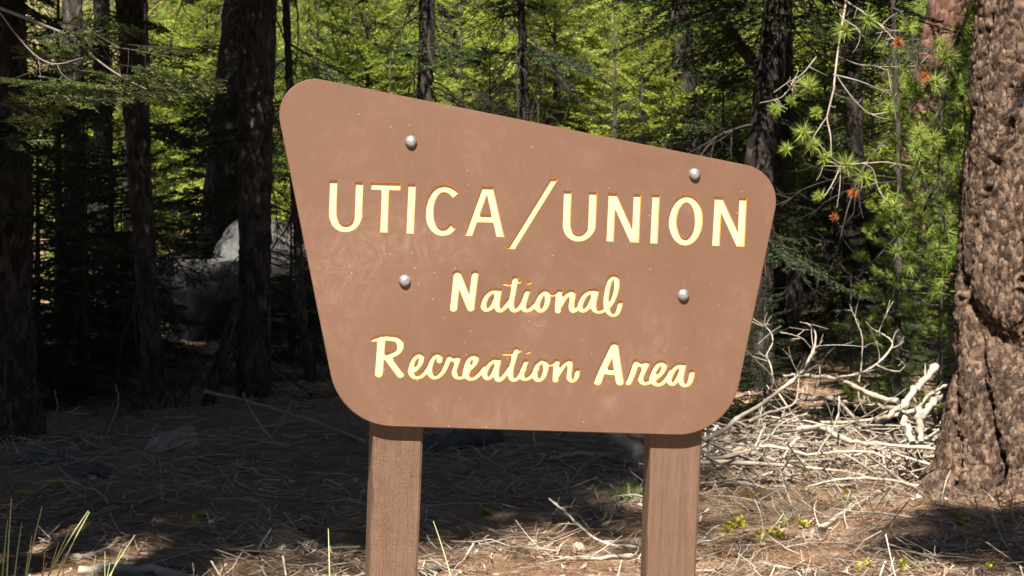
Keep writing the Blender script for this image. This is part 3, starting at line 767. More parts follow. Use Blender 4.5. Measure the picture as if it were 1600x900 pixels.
tree(1420, 430, 31, [(1424, 330), (1440, 180), (1482, 0)], [70, 58, 60, 66], 'reddish sunlit trunk leaning behind the big pine', 'bark_red', 16, 12, 1, .35, 6, (2, 7), 60, seed=11, name='pine_tree', depth=.03, furrow=.03)
tree(1432, 470, 24, [(1370, 370), (1310, 290), (1250, 200), (1120, 20)], [44, 40, 34, 28, 20], 'dark dead trunk leaning left across the gap right of sign', 'bark_dark', 4.2, None, 0, 1, 12, (.5, 4), 32, seed=12, name='leaning_dead_trunk')
tree(1392, 480, 25, [(1330, 400), (1285, 330)], [30, 26, 22], 'short dark dead trunk leaning behind the brush pile', 'bark_dark', 0, None, 0, 1, 8, (.3, 1.4), 24, seed=13, name='leaning_dead_trunk')
tree(322, 622, 19.3, [(345, 560), (372, 470)], [22, 19, 15], 'short dark stub leaning against the trunk before the boulder', 'bark_dark', 0, None, 0, 1, 3, (.3, .8), 20, seed=14, name='leaning_dead_trunk')
tree(118, 470, 26, [(118, 300), (112, 0)], [44, 36, 32], 'dark trunk deep in shade between the two leftmost trunks', 'bark_dark', 10, 6.5, 0, .45, 14, (1, 6), 32, nlive=16, seed=15)
tree(160, 440, 29, [(160, 250), (158, 0)], [36, 30, 26], 'slender dark trunk behind the left shade', 'bark_dark', 11, 7, 1, .4, 12, (1, 6), 28, nlive=14, seed=16)
tree(1065, 420, 27, [(1080, 200), (1060, 0)], [36, 32, 28], 'dark trunk above the right half of the sign', 'bark_shaded', 10.5, 8, 0, .28, 26, (2, 7), 32, nlive=12, seed=17)
tree(1330, 470, 27, [(1335, 250), (1332, 0)], [36, 30, 26], 'dark trunk in shade behind the pale hanging twigs', 'bark_shaded', 10, 6.6, 1, .32, 16, (1, 6), 32, seed=18)
tree(720, 420, 34, [(716, 180), (700, 0)], [24, 22, 18], 'thin trunk with brown twigs above the middle of the sign', 'bark_shaded', 10, 8, 1, .22, 14, (1.5, 6), 24, seed=19)
tree(556, 420, 38, [(552, 180), (548, 0)], [26, 22, 18], 'far trunk among bright firs above the sign left end', 'bark_shaded', 12, 9, 1, .25, 8, (2, 7), 24, seed=20)

# shade trees standing beside the frame towards the sun
def side_tree(x, y, top, ch, k, s, label, seed):
    tree(0, 0, 10, [], [170], label, 'bark_dark', top, ch, k, s, 0, (1, 4), 40, seed=seed, base=(x, y, 0), group='tall firs beside the clearing')
for i, (x, y, top, ch, k, s) in enumerate([(-3.3, 10.6, 13, 5.2, 0, .88), (-3.3, 6.6, 18, 8.8, 1, 1.25), (-2.8, 3.4, 21, 13.8, 0, 1.1), (-3.6, -.5, 24, 17.6, 1, 1.1),
                                           (-6.3, 12.6, 13, 4.5, 1, 1.2), (-6.8, 8.2, 15, 8.5, 0, 1.1), (-6.9, 17.5, 10.5, 4.5, 0, 1.0), (-7.5, 3, 19, 12.5, 1, 1.1), (-7.2, 21.5, 9, 4.6, 1, .8)]):
    side_tree(x, y, top, ch, k, s, 'tall dense fir shading the forest floor left of the sign', 60+i)

for i, (x, y, top, ch, k, s, lab) in enumerate([(9.0, 17, 18, 4.8, 0, 1.15, 'tall fir out to the right beyond the big pine'), (8.6, 12, 18, 5, 1, 1.0, 'tall fir to the right of the big pine'),
        (8.8, 22, 17, 4.8, 1, 1.2, 'tall fir behind the big pine at right'), (3.6, 25.5, 9.5, 5.4, 0, .42, 'tall fir behind the hanging pale twigs'),
        (-4.75, 24.2, 9.5, 5.4, 0, .42, 'fir trunk half hidden behind the leaning left trunk'),
        (2.4, 7.4, 6.9, 4.5, 1, .34, 'slim fir out of frame at right shading the ground before the big pine')]):
    tree(0, 0, 10, [], [120 if top > 8 else 45], lab, 'bark_dark', top, ch, k, s, 4, (1.5, 4), 32, seed=80+i, base=(x, y, 0))

for i, (x, y, k) in enumerate([(-19, -20, 0), (-12, -22, 1), (-5, -20.5, 0), (2, -22, 1), (9, -20, 0), (16, -21, 1), (10, -12, 1), (14, -8, 0), (13, 0, 1), (11.5, 7, 0), (-15, -10, 1), (-14, -2, 0), (-12, 6, 1)]):
    tree(0, 0, 10, [], [130], 'tall fir of the forest edge behind or beside the viewer', 'bark_dark', 23, 3.2, k, 1.4, 0, (1, 3), 20, seed=120+i, base=(x, y, 0), group='forest edge behind the viewer', dz=.2)

# ------------------------------------------------------------------ small firs and pines
def small_tree(px, d, meshes, s, name, label, group, seed, dx=0.):
    r = np.random.default_rng(seed); x = (px-800)*d/F
    root = empty(name, (x, d, float(gz(x, d))-.03), r.uniform(0, 6.28)); root.scale = (s, s, s*r.uniform(.9, 1.15)); tag(root, label, 'tree', group)
    link('crown', meshes[r.integers(len(meshes))], root); link('trunk', SAP, root)
    if seed >= 1500 and seed < 1600:
        for k in range(9):
            o = link('lit_bough', LBL[r.integers(len(LBL))], root); z_ = r.uniform(.5, 2.5); o.location = (0, 0, z_); q = (1-z_/3.4)*r.uniform(.75, 1.15); o.scale = (q, q, q); o.rotation_euler = (r.uniform(-.3, .3), R(r.uniform(-5, 18)), k*.7+r.uniform(-.3, .3))
mb = MB(); mb.tube([(0, 0, 0), (.01, 0, 1), (0, .01, 2), (0, 0, 2.9)], [.035, .028, .016, .005], 8); SAP = mb.mesh('trunk', M['bark_dark'])
r = np.random.default_rng(77)
k = 0
def slope_place(px, d):
    a = 'behind left trunks' if px < 440 else 'above sign left' if px < 690 else 'above sign middle' if px < 950 else 'above sign right' if px < 1210 else 'between sign and big pine' if px < 1450 else 'behind big pine'
    return a+(', near' if d < 40 else ', middle' if d < 56 else ', far')
for d in (31.5, 33.5, 36, 38.5, 41, 44, 48, 52, 57, 63, 70, 78, 87, 97):
    half = 860*d/F; n = int(2*half/(1.5+.03*d))
    for i in range(n):
        x = -half+2*half*(i+r.uniform(.1, .9))/n; px = 800+x*F/d
        if 225 < px < 340 and d < 46: continue      # the sunny gap left of the boulder
        if px < 330 and r.random() < .45: continue
        s = r.uniform(.9, 1.8)*(1+.012*(d-33))
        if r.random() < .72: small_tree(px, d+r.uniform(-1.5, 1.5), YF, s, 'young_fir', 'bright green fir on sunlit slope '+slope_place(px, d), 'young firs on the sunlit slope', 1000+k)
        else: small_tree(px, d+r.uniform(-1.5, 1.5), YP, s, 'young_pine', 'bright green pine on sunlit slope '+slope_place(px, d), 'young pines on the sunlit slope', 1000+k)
        k += 1
for i, (px, d, s) in enumerate([(520, 27, 1.35), (575, 29, 1.7), (600, 25.5, 1.0), (720, 28, 1.6), (765, 26, 1.3), (800, 30, 1.9), (868, 27.5, 1.7), (905, 30.5, 1.9), (950, 28, 1.5), (1005, 26.5, 1.45), (1040, 29.5, 1.8), (640, 31, 1.9), (322, 42, 1.7), (268, 44, 1.5), (300, 47, 1.9), (1100, 31, 1.8), (1290, 30, 1.5), (1365, 29, 1.5)]):
    small_tree(px, d, YF, s, 'young_fir', 'bright fir close behind the dark trunks, '+{520: 'above the sign top left corner', 575: 'between sign corner and reddish trunk', 600: 'smallest left of the left-half trunk', 720: 'right of the left-half trunk', 765: 'left of the very thin trunk', 800: 'behind the very thin trunk', 868: 'just right of the very thin trunk', 905: 'in front of the slope rocks', 950: 'right of the slope rocks', 1005: 'above the middle of the sloping edge', 1040: 'left of the dark trunk over the sign', 640: 'directly behind the left-half trunk', 322: 'beside the leaning left trunk', 268: 'in the gap left of the boulder', 300: 'farthest in the left gap', 1100: 'above the sign right end', 1290: 'behind the hanging pale twigs', 1365: 'left of the pole-thin sapling'}[px], 'bright firs close behind the dark trunks', 1500+i)
for px, d, s, lab in [(135, 19.5, .95, 'dark green fir sapling in shade right of left-edge trunk'), (60, 22, 1.1, 'dark fir sapling behind the left-edge trunk'),
                      (190, 23, .8, 'dark fir sapling behind the leaning left trunk'), (1395, 20, .62, 'dark green fir sapling in front of the leaning dead trunks'), (1128, 17.8, .5, 'low dark fir seedling behind the brush pile next to the sign'), (1195, 18.6, .55, 'low dark fir seedling behind the hooked white branch'), (1330, 18.2, .5, 'low dark fir seedling behind the bleached limb'), 
                      (1300, 24, 1.1, 'dark fir sapling behind the slim trunk beside the sign'), (1130, 23, 1.25, 'dark fir sapling peeping over the right end of sign'),
                      (960, 25, 1.6, 'dark fir sapling above the middle right of the sign'), (610, 26, 1.5, 'dark fir sapling above the left part of the sign'),
                      (20, 19, .8, 'low dark fir sapling at the far left'), (92, 21, 1.7, 'tall dark fir sapling between the left-edge trunk and its neighbour'), (175, 22.5, 1.35, 'tall dark fir sapling left of the leaning left trunk'), (455, 23, .8, 'dark fir sapling between boulder trunk and sign')]:
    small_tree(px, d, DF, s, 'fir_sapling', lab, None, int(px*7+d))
for i, (px, d, s, lab) in enumerate([(545, 32, 1.7, 'dark fir among the bright ones above the sign top left corner'), (690, 33, 1.9, 'dark fir among the bright ones right of the left-half trunk'), (745, 30, 1.2, 'low dark fir before the bright ones at the middle of the sign'), (835, 34, 2.0, 'dark fir among the bright ones behind the very thin trunk'), (890, 29, 1.25, 'low dark fir before the slope rocks'), (980, 34, 2.2, 'dark fir among the bright ones over the sloping sign edge'), (1020, 31, 1.9, 'dark fir left of the dark trunk over the sign'), (345, 34, 1.6, 'dark fir behind the leaning left trunk'), (300, 52, 2.2, 'dark fir far up the left gap')]):
    small_tree(px, d, DF, s, 'dark_fir', lab, None, 1700+i)
for px, d, s, lab in [(1470, 17.5, .78, 'bright young pine close beside the big pine trunk'), (1500, 21, 1.0, 'bright young pine behind the big pine trunk'), (1448, 24, 1.0, 'bright young pine left of the big pine and farther back')]:
    small_tree(px, d, YP, s, 'young_pine', lab, None, int(px*5+d))

# ------------------------------------------------------------------ boulders
def boulder(cx, cy, d, wpx, hpx, label, seed, name='boulder', m='rock', depth_f=.8, sub=5):
    import bmesh
    bm = bmesh.new(); bmesh.ops.create_icosphere(bm, subdivisions=sub, radius=1)
    V = np.array([v.co[:] for v in bm.verts]); Fc = np.array([[q.index for q in f.verts] for f in bm.faces]); bm.free()
    r = np.random.default_rng(seed); D = np.ones(len(V))
    for k in range(13):                                   # planar cuts give facets
        n = norm(r.normal(0, 1, 3)); dd = V@n; D = np.minimum(D, np.where(dd > .05, r.uniform(.58, .92)/np.maximum(dd, .05), 9))
    D = np.minimum(D, 1.05)
    D = D*(1+.10*(fbm(V[:, 0]*2+seed, V[:, 1]*2+V[:, 2]*2.3, seed, 4)-.5)+.07*(fbm(V[:, 0]*7, V[:, 1]*7+V[:, 2]*8, seed+3, 4)-.5))
    W, H = wpx*d/F/2, hpx*d/F/2
    V = V*D[:, None]*[W, W*depth_f, H]
    o = link(name, mk_mesh(name, V, Fc, M[m])); o.location = [float(q) for q in at(cx, cy, d)]; tag(o, label, 'rock'); return o
boulder(440, 440, 26.5, 235, 240, 'large grey granite boulder behind the dark trunks left of sign', 3)
boulder(322, 470, 25.6, 190, 185, 'smaller angular granite boulder left of the big boulder', 8)
boulder(925, 115, 50, 90, 50, 'grey rock on the slope above the sign', 5, sub=4)
boulder(905, 195, 40, 110, 60, 'pale rock just over the sloping top edge of sign', 6, sub=4)

# ------------------------------------------------------------------ wood on the ground
def branch_mesh(P, r0, r1, name, m, seed, twigs=0, tl=.25, sides=7):
    r = np.random.default_rng(seed); mb = MB(); P = np.asarray(P, float); n = len(P)
    L = np.linalg.norm(np.diff(P, axis=0), axis=1).sum()
    rad = np.linspace(r0, r1, n)*(1+r.normal(0, .14, n))*(1+.35*(r.random(n) < .14)); P = P+r.normal(0, min(r0, r1)*.4, P.shape)
    mb.tube(P, rad, sides)
    for k in range(twigs):
        i = r.integers(n//6, n); d = norm(norm(P[min(i, n-1)]-P[max(i-1, 0)])+r.normal(0, .8, 3)); l = tl*r.uniform(.3, 1.2); q = np.linspace(0, 1, 6)[:, None]
        Q = P[i]+d*l*q+r.normal(0, .25, 3)*l*q**2; rr = max(r1*.5, .0035)
        mb.tube(Q, np.linspace(rr, .0018, 6), 4, False)
        if r.random() < .5:
            d2 = norm(d+r.normal(0, .7, 3)); Q2 = Q[3]+d2*l*.5*q; mb.tube(Q2, np.linspace(rr*.6, .0015, 6), 3, False)
    return mb.mesh(name, M[m])
def put_branch(P, r0, r1, name, m, label, seed, twigs=0, tl=.25, group=None, cat='branch', smooth=True):
    P = np.asarray(P, float); b = P[0].copy(); 
    o = link(name, branch_mesh(P-b, r0, r1, name, m, seed, twigs, tl)); o.location = [float(q) for q in b]; tag(o, label, cat, group); return o
o5, s5 = (1090, 480), 3.75
def pile(pts, d0, d1, r0, r1, label, seed, twigs=0, tl=.22, group=None, m='bleached'):
    px = Z(o5, s5, pts); n = len(px); P = [at(x, y, d0+(d1-d0)*i/max(n-1, 1)) for i, (x, y) in enumerate(px)]
    k = 14.5/F/s5
    put_branch(cr(P, 5), r0*k*.86, r1*k*.8, 'fallen_branch', m, label, seed, twigs, tl, group)
G_PILE = 'bleached branches of the brush pile'
pile([(30, 780), (150, 720), (250, 640), (370, 570), (490, 480), (590, 400), (650, 310), (685, 230), (690, 150), (650, 100), (600, 88)], 14.2, 14.9, 17, 4, 'long bleached branch sweeping up beside the sign and hooking over', 1, 14, .28)
pile([(668, 245), (620, 190), (550, 160), (485, 150)], 14.75, 14.5, 5, 3, 'thin pale twig crossing left from the hooked branch tip', 2, 2, .1)
pile([(690, 150), (640, 130), (585, 165)], 14.85, 14.7, 4, 2.5, 'short curled twig just under the hooked branch tip', 3, 2, .08)
pile([(300, 670), (400, 625), (480, 600), (570, 560), (590, 450), (588, 370)], 14.3, 14.6, 13, 4, 'bleached branch bending upright under the hooked branch', 4, 8, .2)
pile([(440, 400), (425, 330), (405, 280), (440, 210), (430, 150), (390, 110), (325, 68)], 14.6, 14.9, 6, 3, 'zigzag white twig standing nearest the sign edge', 5, 7, .16)
pile([(355, 215), (430, 150), (490, 110)], 14.8, 14.6, 3.5, 2, 'tiny straight twig crossing the zigzag twig', 6, 1, .05)
pile([(280, 255), (340, 310), (430, 395), (470, 480), (560, 550)], 14.4, 14.7, 6, 4, 'thin white twig slanting down from the sign edge', 7, 4, .15)
pile([(500, 405), (600, 402), (700, 406), (820, 420), (920, 465), (1040, 520), (1170, 552)], 15.0, 14.2, 9, 20, 'sunlit bleached limb running right into the forked stump', 8, 5, .22)
pile([(820, 410), (960, 385), (1060, 325), (1120, 260), (1140, 210), (1105, 170), (1030, 130)], 14.5, 14.9, 9, 3, 'curved twig rising from the sunlit bleached limb', 9, 7, .2)
pile([(1040, 335), (1110, 365), (1180, 375), (1215, 340), (1190, 322)], 14.6, 14.4, 6, 3, 'curly white twig end above the forked stump', 10, 5, .1)
pile([(1405, 345), (1330, 420), (1270, 490), (1215, 560), (1200, 640), (1235, 720), (1255, 790)], 14.6, 13.9, 24, 22, 'thick bleached forked limb standing at right of the brush pile', 11, 5, .2)
pile([(1215, 575), (1170, 600), (1110, 640), (1050, 660)], 14.1, 13.9, 22, 14, 'stubby bleached fork reaching left from the thick limb', 12, 2, .12)
pile([(1285, 610), (1305, 700), (1312, 795)], 14.3, 13.9, 24, 20, 'short upright bleached limb next to the big pine', 13, 1, .1)
pile([(1290, 600), (1340, 530), (1410, 480), (1470, 455)], 14.3, 14.6, 12, 8, 'arched branch reaching towards the big pine trunk', 14, 3, .15)
pile([(1420, 520), (1370, 570), (1330, 640)], 14.6, 14.2, 30, 24, 'fat pale log end tucked against the big pine', 15, 0)
pile([(830, 520), (825, 620), (790, 720), (690, 870)], 13.9, 13.5, 7, 6, 'bent pale stick standing in front of the brush pile', 16, 2, .1)
pile([(640, 625), (570, 645), (480, 690), (430, 750), (360, 815)], 14.2, 13.7, 7, 6, 'pale stick slanting down left in the brush pile', 17, 4, .15)
pile([(600, 545), (720, 530), (850, 545), (950, 575), (1060, 580), (1180, 595)], 14.9, 14.3, 15, 15, 'greyish limb lying under the sunlit bleached limb', 18, 4, .2, None, 'twig_pale')
pile([(600, 720), (740, 710), (870, 780), (1050, 800), (1390, 830)], 14.4, 13.6, 22, 11, 'long low limb lying across the middle of the brush pile', 19, 6, .2)
pile([(360, 815), (500, 825), (640, 862), (800, 850), (1000, 850), (1100, 880)], 13.7, 13.5, 11, 7, 'smooth pale branch along the front of brush pile', 20, 4, .2)
pile([(30, 890), (200, 870), (330, 820), (370, 740), (395, 700)], 13.6, 13.9, 11, 5, 'pale branch at the brush pile corner beside the right post', 21, 5, .2)
pile([(590, 765), (545, 820), (500, 880)], 13.8, 13.6, 11, 10, 'broken pale stub pointing up in the brush pile front', 22, 1, .1)
pile([(720, 430), (725, 330), (780, 250), (810, 240)], 14.6, 14.8, 3.5, 2, 'small dark twig arching above the bleached limb', 23, 3, .1, None, 'twig_shaded')
pile([(945, 440), (960, 330), (965, 180), (930, 80), (890, -20)], 15.5, 16, 6, 3, 'tall thin dead stem behind the brush pile', 24, 6, .25, None, 'twig_pale')
r = np.random.default_rng(5)
for k in range(150):
    d = r.uniform(13.7, 15.9); px = r.uniform(1085, 1495); x = (px-800)*d/F; y = d
    hmax = .42*math.exp(-((px-1290)/190)**2)*(.35+.65*math.exp(-((d-14.7)/.8)**2)); z_ = float(gz(x, y))+r.uniform(.02, .06+hmax)
    a = r.normal(0, .8)+(math.pi if r.random() < .5 else 0); l = r.uniform(.35, 1.3); n = 7
    dr = np.array([math.cos(a), math.sin(a)*.8, r.normal(0, .3)]); cv = r.normal(0, .22, 3); t = np.linspace(-.5, .5, n)[:, None]
    P = np.array([x, y, z_])+dr*l*t+cv*l*(t**2)
    P[:, 2] = np.maximum(P[:, 2], gz(P[:, 0], P[:, 1])+.012)
    r0 = r.choice([.006, .008, .011, .017, .026], p=[.3, .3, .24, .12, .04])
    put_branch(P, r0, r0*.45, 'fallen_branch', 'bleached' if r.random() < .55 else 'twig_pale', 'dry branch tangled in the sunlit brush pile, '+('beside the right post' if px < 1190 else 'left of its middle' if px < 1290 else 'right of its middle' if px < 1390 else 'against the big pine')+(', front' if d < 14.5 else ', back'), 3000+k, r.integers(1, 5), .2, G_PILE)

def ground_branch(pts, r0, r1, name, m, label, seed, twigs=0, tl=.15, lift=None, group=None, cat='branch'):
    P = []
    for i, (px, py) in enumerate(pts):
        l = r0*.6 if lift is None else lift[i]; P.append(on_ground(px, py, l))
    put_branch(cr(P, 5), r0, r1, name, m, label, seed, twigs, tl, group, cat)
o6, s6 = (1090, 700), 3.137
ground_branch(Z(o6, s6, [(540, 440), (620, 385), (740, 300), (880, 215)]), .026, .006, 'fallen_branch', 'bleached', 'tapering grey branch pointing away on the sunlit ground', 1, 3, .2)
ground_branch(Z(o6, s6, [(220, 510), (330, 570), (500, 600), (740, 607)]), .011, .012, 'fallen_branch', 'bleached', 'long pale stick along the bottom edge right of the post', 2, 2)
ground_branch(Z(o6, s6, [(480, 590), (700, 590), (1000, 570)]), .014, .009, 'fallen_branch', 'twig_pale', 'second pale stick lying at bottom edge, farther right', 3, 2)
ground_branch(Z(o6, s6, [(1130, 212), (1000, 170), (850, 148), (680, 155), (540, 190)]), .013, .008, 'fallen_branch', 'bleached', 'white arched branch at the foot of the big pine', 4, 3, .15, [.02, .08, .1, .1, .02])
ground_branch(Z(o6, s6, [(880, 215), (990, 180)]), .012, .007, 'fallen_branch', 'bleached', 'short white stick left of the big pine foot', 5)
ground_branch(Z(o6, s6, [(1140, 430), (1230, 380)]), .008, .006, 'fallen_branch', 'bleached', 'short stick in the shade patch below the big pine', 6)
for nm, pts, rr, lab in [('dead_shoot', [(1600, 480), (1540, 445), (1450, 380), (1385, 320), (1358, 240)], .0085, 'bare white dead stem curving up before the big pine base'),
                         ('dead_shoot', [(1600, 420), (1550, 350), (1535, 300), (1530, 260)], .0075, 'straight white dead stem in front of the big pine base'),
                         ('dead_shoot', [(1600, 390), (1540, 350), (1490, 300), (1470, 240), (1462, 190)], .006, 'thin white dead stem branching before the big pine base'),
                         ('dead_shoot', [(1520, 380), (1440, 405), (1330, 445)], .006, 'thin straight dead stem lying low before the big pine')]:
    q = Z(o6, s6, pts); P = cr([at(x, y, 12.1-.05*i) for i, (x, y) in enumerate(q)], 5)
    put_branch(P, rr, rr*.4, nm, 'bleached', lab, int(pts[0][1]), 5, .22, None, 'dead shoot')
o7, s7 = (640, 660), 3.75
ground_branch(Z(o7, s7, [(-180, 175), (80, 150), (280, 115), (500, 75)]), .10, .075, 'fallen_log', 'log', 'thick grey log lying in shade just below the sign panel', 11, 3, .2, None, None, 'log')
P = [at(x, y, d) for (x, y), d in zip(Z(o7, s7, [(1180, 50), (1260, 120), (1340, 190), (1390, 240)]), (15, 14.7, 14.4, 14.1))]
put_branch(cr(P, 5), .042, .05, 'fallen_log', 'bleached', 'broken pale log slanting down behind the right post', 12, 2, .15, None, 'log')
ground_branch(Z(o7, s7, [(820, 215), (940, 190), (1100, 190), (1300, 235)]), .02, .022, 'fallen_branch', 'twig_pale', 'curved grey branch lying between the posts at right', 13, 6, .3, [.02, .1, .12, .05])
ground_branch(Z(o7, s7, [(930, 380), (1000, 280), (1080, 215), (1180, 190)]), .013, .016, 'fallen_branch', 'twig_pale', 'slanting pale branch near the right post', 14, 4, .25, [.02, .08, .12, .12])
ground_branch(Z(o7, s7, [(520, 310), (640, 300), (800, 290)]), .012, .009, 'fallen_branch', 'twig_pale', 'straight stick in the middle between the posts', 15, 3)
ground_branch(Z(o7, s7, [(1100, 610), (1220, 585), (1350, 575)]), .012, .012, 'fallen_branch', 'bleached', 'sunlit stick touching the right post low down', 16, 2)
ground_branch(Z(o7, s7, [(500, 730), (640, 775), (800, 800), (1000, 800), (1300, 790)]), .014, .012, 'fallen_branch', 'bleached', 'long pale stick low between the posts', 17, 4, .2)
ground_branch(Z(o7, s7, [(815, 445), (920, 530), (1010, 620), (1130, 700), (1340, 735)]), .007, .008, 'fallen_branch', 'bleached', 'white bowed twig between the posts', 18, 3, .2, [.2, .14, .1, .05, .02])
ground_branch(Z(o7, s7, [(1350, 455), (1250, 470), (1130, 460)]), .016, .014, 'fallen_branch', 'log', 'short dark log stub beside the green grass tuft', 19)
ground_branch(Z(o7, s7, [(100, 468), (260, 470), (400, 478)]), .012, .01, 'fallen_branch', 'twig_pale', 'grey stick in shade beside the left post', 20, 2)
ground_branch(Z(o7, s7, [(80, 890), (180, 860), (260, 850)]), .022, .018, 'fallen_branch', 'log', 'dark thick stick at the foot of the left post', 21)
ground_branch([(0, 718), (70, 722), (130, 735), (168, 742)], .05, .04, 'fallen_log', 'log', 'dark log lying in shade at the left edge', 22, 3, .25, None, None, 'log')
ground_branch([(245, 598), (330, 592), (430, 590), (560, 585)], .09, .08, 'fallen_log', 'log', 'long dark log lying across behind the left trunks', 23, 6, .3, None, None, 'log')
ground_branch([(320, 612), (400, 630), (480, 655), (575, 690)], .018, .014, 'fallen_branch', 'twig_pale', 'long grey pole slanting towards the left post', 24, 6, .3, [.3, .2, .1, .03])
ground_branch([(380, 615), (400, 655), (430, 690), (450, 700)], .009, .006, 'fallen_branch', 'twig_pale', 'bowed grey twig in the left shade', 25, 3, .2, [.25, .2, .1, .02])
ground_branch([(455, 625), (440, 660), (410, 690), (345, 705)], .011, .008, 'fallen_branch', 'twig_pale', 'curved grey twig in the shade near the weathered stump', 26, 3, .2, [.25, .2, .1, .02])
ground_branch([(100, 870), (150, 868), (185, 845), (200, 838)], .02, .014, 'fallen_branch', 'bleached', 'brown sunlit stick among the tall grass stems', 27, 2)
ground_branch([(120, 893), (200, 889), (290, 897)], .03, .028, 'fallen_branch', 'bleached', 'thick pale stick at the bottom edge left', 28, 2)
ground_branch([(185, 872), (240, 877), (320, 892)], .016, .012, 'fallen_branch', 'twig_pale', 'grey stick lying behind the thick pale stick', 29, 2)
for i, (pts, lab) in enumerate([([(255, 790), (252, 740), (248, 715)], 'thin upright twig in the left shade'), ([(273, 793), (280, 760), (290, 735)], 'second thin upright twig, leaning right, in the left shade'),
                                ([(160, 690), (175, 660), (185, 625), (180, 600)], 'curved pale twig standing before the left trunks'), ([(75, 665), (90, 640), (85, 610)], 'bent twig near the base of the left-edge trunk')]):
    d = on_ground(*pts[0])[1]; P = cr([at(x, y, d) for x, y in pts], 5); put_branch(P, .007, .004, 'dead_shoot', 'twig_pale', lab, 40+i, 3, .12, None, 'dead shoot')
for k, (y0, lab) in enumerate([]): pass
r = np.random.default_rng(15)
for k in range(150):
    px, py = r.uniform(-10, 1600), r.uniform(625, 900)
    if px > 1050 and py < 770: continue
    if px > 1440 and py < 800: continue
    c = on_ground(px, py); a = r.uniform(0, 3.14); l = r.uniform(.25, .9); n = 7; t = np.linspace(-.5, .5, n)[:, None]
    P = c+np.array([math.cos(a), math.sin(a), 0])*l*t+np.array([*r.normal(0, .7, 2), 0])*l*t**2
    r0 = r.choice([.0035, .005, .0085], p=[.4, .4, .2]); P[:, 2] = gz(P[:, 0], P[:, 1])+r0+np.abs(r.normal(0, .025))+np.abs(r.normal(0, .05))*(t[:, 0]+.5)
    put_branch(P, r0, r0*.5, 'fallen_stick', 'twig_pale' if r.random() < .6 else 'bleached', 'loose dry stick on needle floor, '+('far left in shade' if px < 280 else 'left of the left post' if px < 570 else 'between the posts, left' if px < 800 else 'between the posts, right' if px < 1010 else 'sunlit, right of the right post' if px < 1330 else 'below the big pine')+(', far' if py < 760 else ', near'), 5000+k, r.integers(0, 4), .15, 'loose sticks on the forest floor', 'stick')

# weathered stump chunk in the left shade
c = on_ground(272, 705); mb = MB(); r = np.random.default_rng(4)
th = np.arange(40)*2*math.pi/40; rows = []
for i, x in enumerate(np.linspace(-.22, .22, 30)):
    e = math.sqrt(max(0., 1-(x/.235)**2))**.6; rr = .12*e*(.85+.16*np.abs(np.sin(th*3.5+1+x*2))+.22*np.abs(np.sin(th*6.5+x*5))+.35*(vnoise(th*5, np.full(40, x*6), 2)-.4)+.25*(vnoise(th*14, np.full(40, x*14), 5)-.5))
    rows.append(np.stack([np.full(40, x)+.02*np.sin(th*5), .8*rr*np.cos(th), rr*np.sin(th)*.95+.04+.05*x], 1))
mb.grid(np.array(rows), True); o = mb.build('stump_chunk', M['twig_pale'], smooth=False); o.location = [float(q) for q in c]; o.rotation_euler = (0, R(-18), .25)
tag(o, 'chunk of weathered grey wood lying in the left shade', 'wood chunk')

# ------------------------------------------------------------------ litter: uncountable twigs and needles
def litter(name, n, lmin, lmax, r0, mname, label, seed, ymax=25., lift=.02, K=4, S=3, curve=.2, dens=None, tilt=.12):
    r = np.random.default_rng(seed)
    y = 9.3+(ymax-9.3)*r.random(n)**1.5; x = (r.random(n)*2-1)*(.30*y+.3)
    if dens is not None:
        k = r.random(n) < dens(x, y); x, y = x[k], y[k]; n = len(x)
    a = r.uniform(0, 2*math.pi, n); l = r.uniform(lmin, lmax, n)*(.6+.8*r.random(n)); rr = r0*r.uniform(.6, 1.6, n)
    t = np.linspace(-.5, .5, K)[None, :]; c2 = r.normal(0, curve, (n, 1))
    dx = np.cos(a)[:, None]*l[:, None]*t-np.sin(a)[:, None]*l[:, None]*c2*(t**2*2); dy = np.sin(a)[:, None]*l[:, None]*t+np.cos(a)[:, None]*l[:, None]*c2*(t**2*2)
    X = x[:, None]+dx; Y = y[:, None]+dy
    Zc = gz(X, Y)+np.abs(r.normal(0, lift, (n, 1)))+rr[:, None]+r.normal(0, tilt, (n, 1))*l[:, None]*t+np.abs(r.normal(0, .2, (n, 1)))*l[:, None]*t**2
    P = np.stack([X, Y, Zc], -1)
    T = norm(P[:, -1]-P[:, 0]); A = norm(np.cross(T, [0, 0, 1.])); B = np.cross(A, T)
    th = np.arange(S)*2*math.pi/S+.5
    ring = np.cos(th)[None, :, None]*A[:, None]+np.sin(th)[None, :, None]*B[:, None]
    tp = np.linspace(1, .45, K)
    V = P[:, :, None]+ring[:, None]*(rr[:, None]*tp[None])[:, :, None, None]
    idx = np.arange(K*S).reshape(K, S); nx = np.roll(idx, -1, 1)
    f = np.concatenate([np.stack([idx[:-1], nx[:-1], nx[1:]], -1).reshape(-1, 3), np.stack([idx[:-1], nx[1:], idx[1:]], -1).reshape(-1, 3)])
    Fc = (f[None]+(np.arange(n)*K*S)[:, None, None]).reshape(-1, 3)
    o = link(name, mk_mesh(name, V.reshape(-1, 3), Fc, M[mname], False)); tag(o, label, None, None, 'stuff')
patch = lambda x, y: np.clip((fbm(x*1.4, y*1.4, 31, 3)-.30)*4.5, .06, 1)
litter('twig_litter', 12000, .12, .5, .0042, 'litter', 'small dry twigs scattered over the forest floor', 1, dens=patch)
litter('needle_litter', 70000, .07, .17, .0015, 'needle_litter', 'fallen pine needles carpeting the forest floor', 2, 22., .012, 2, 3, .15, lambda x, y: .25+.75*patch(y, x))
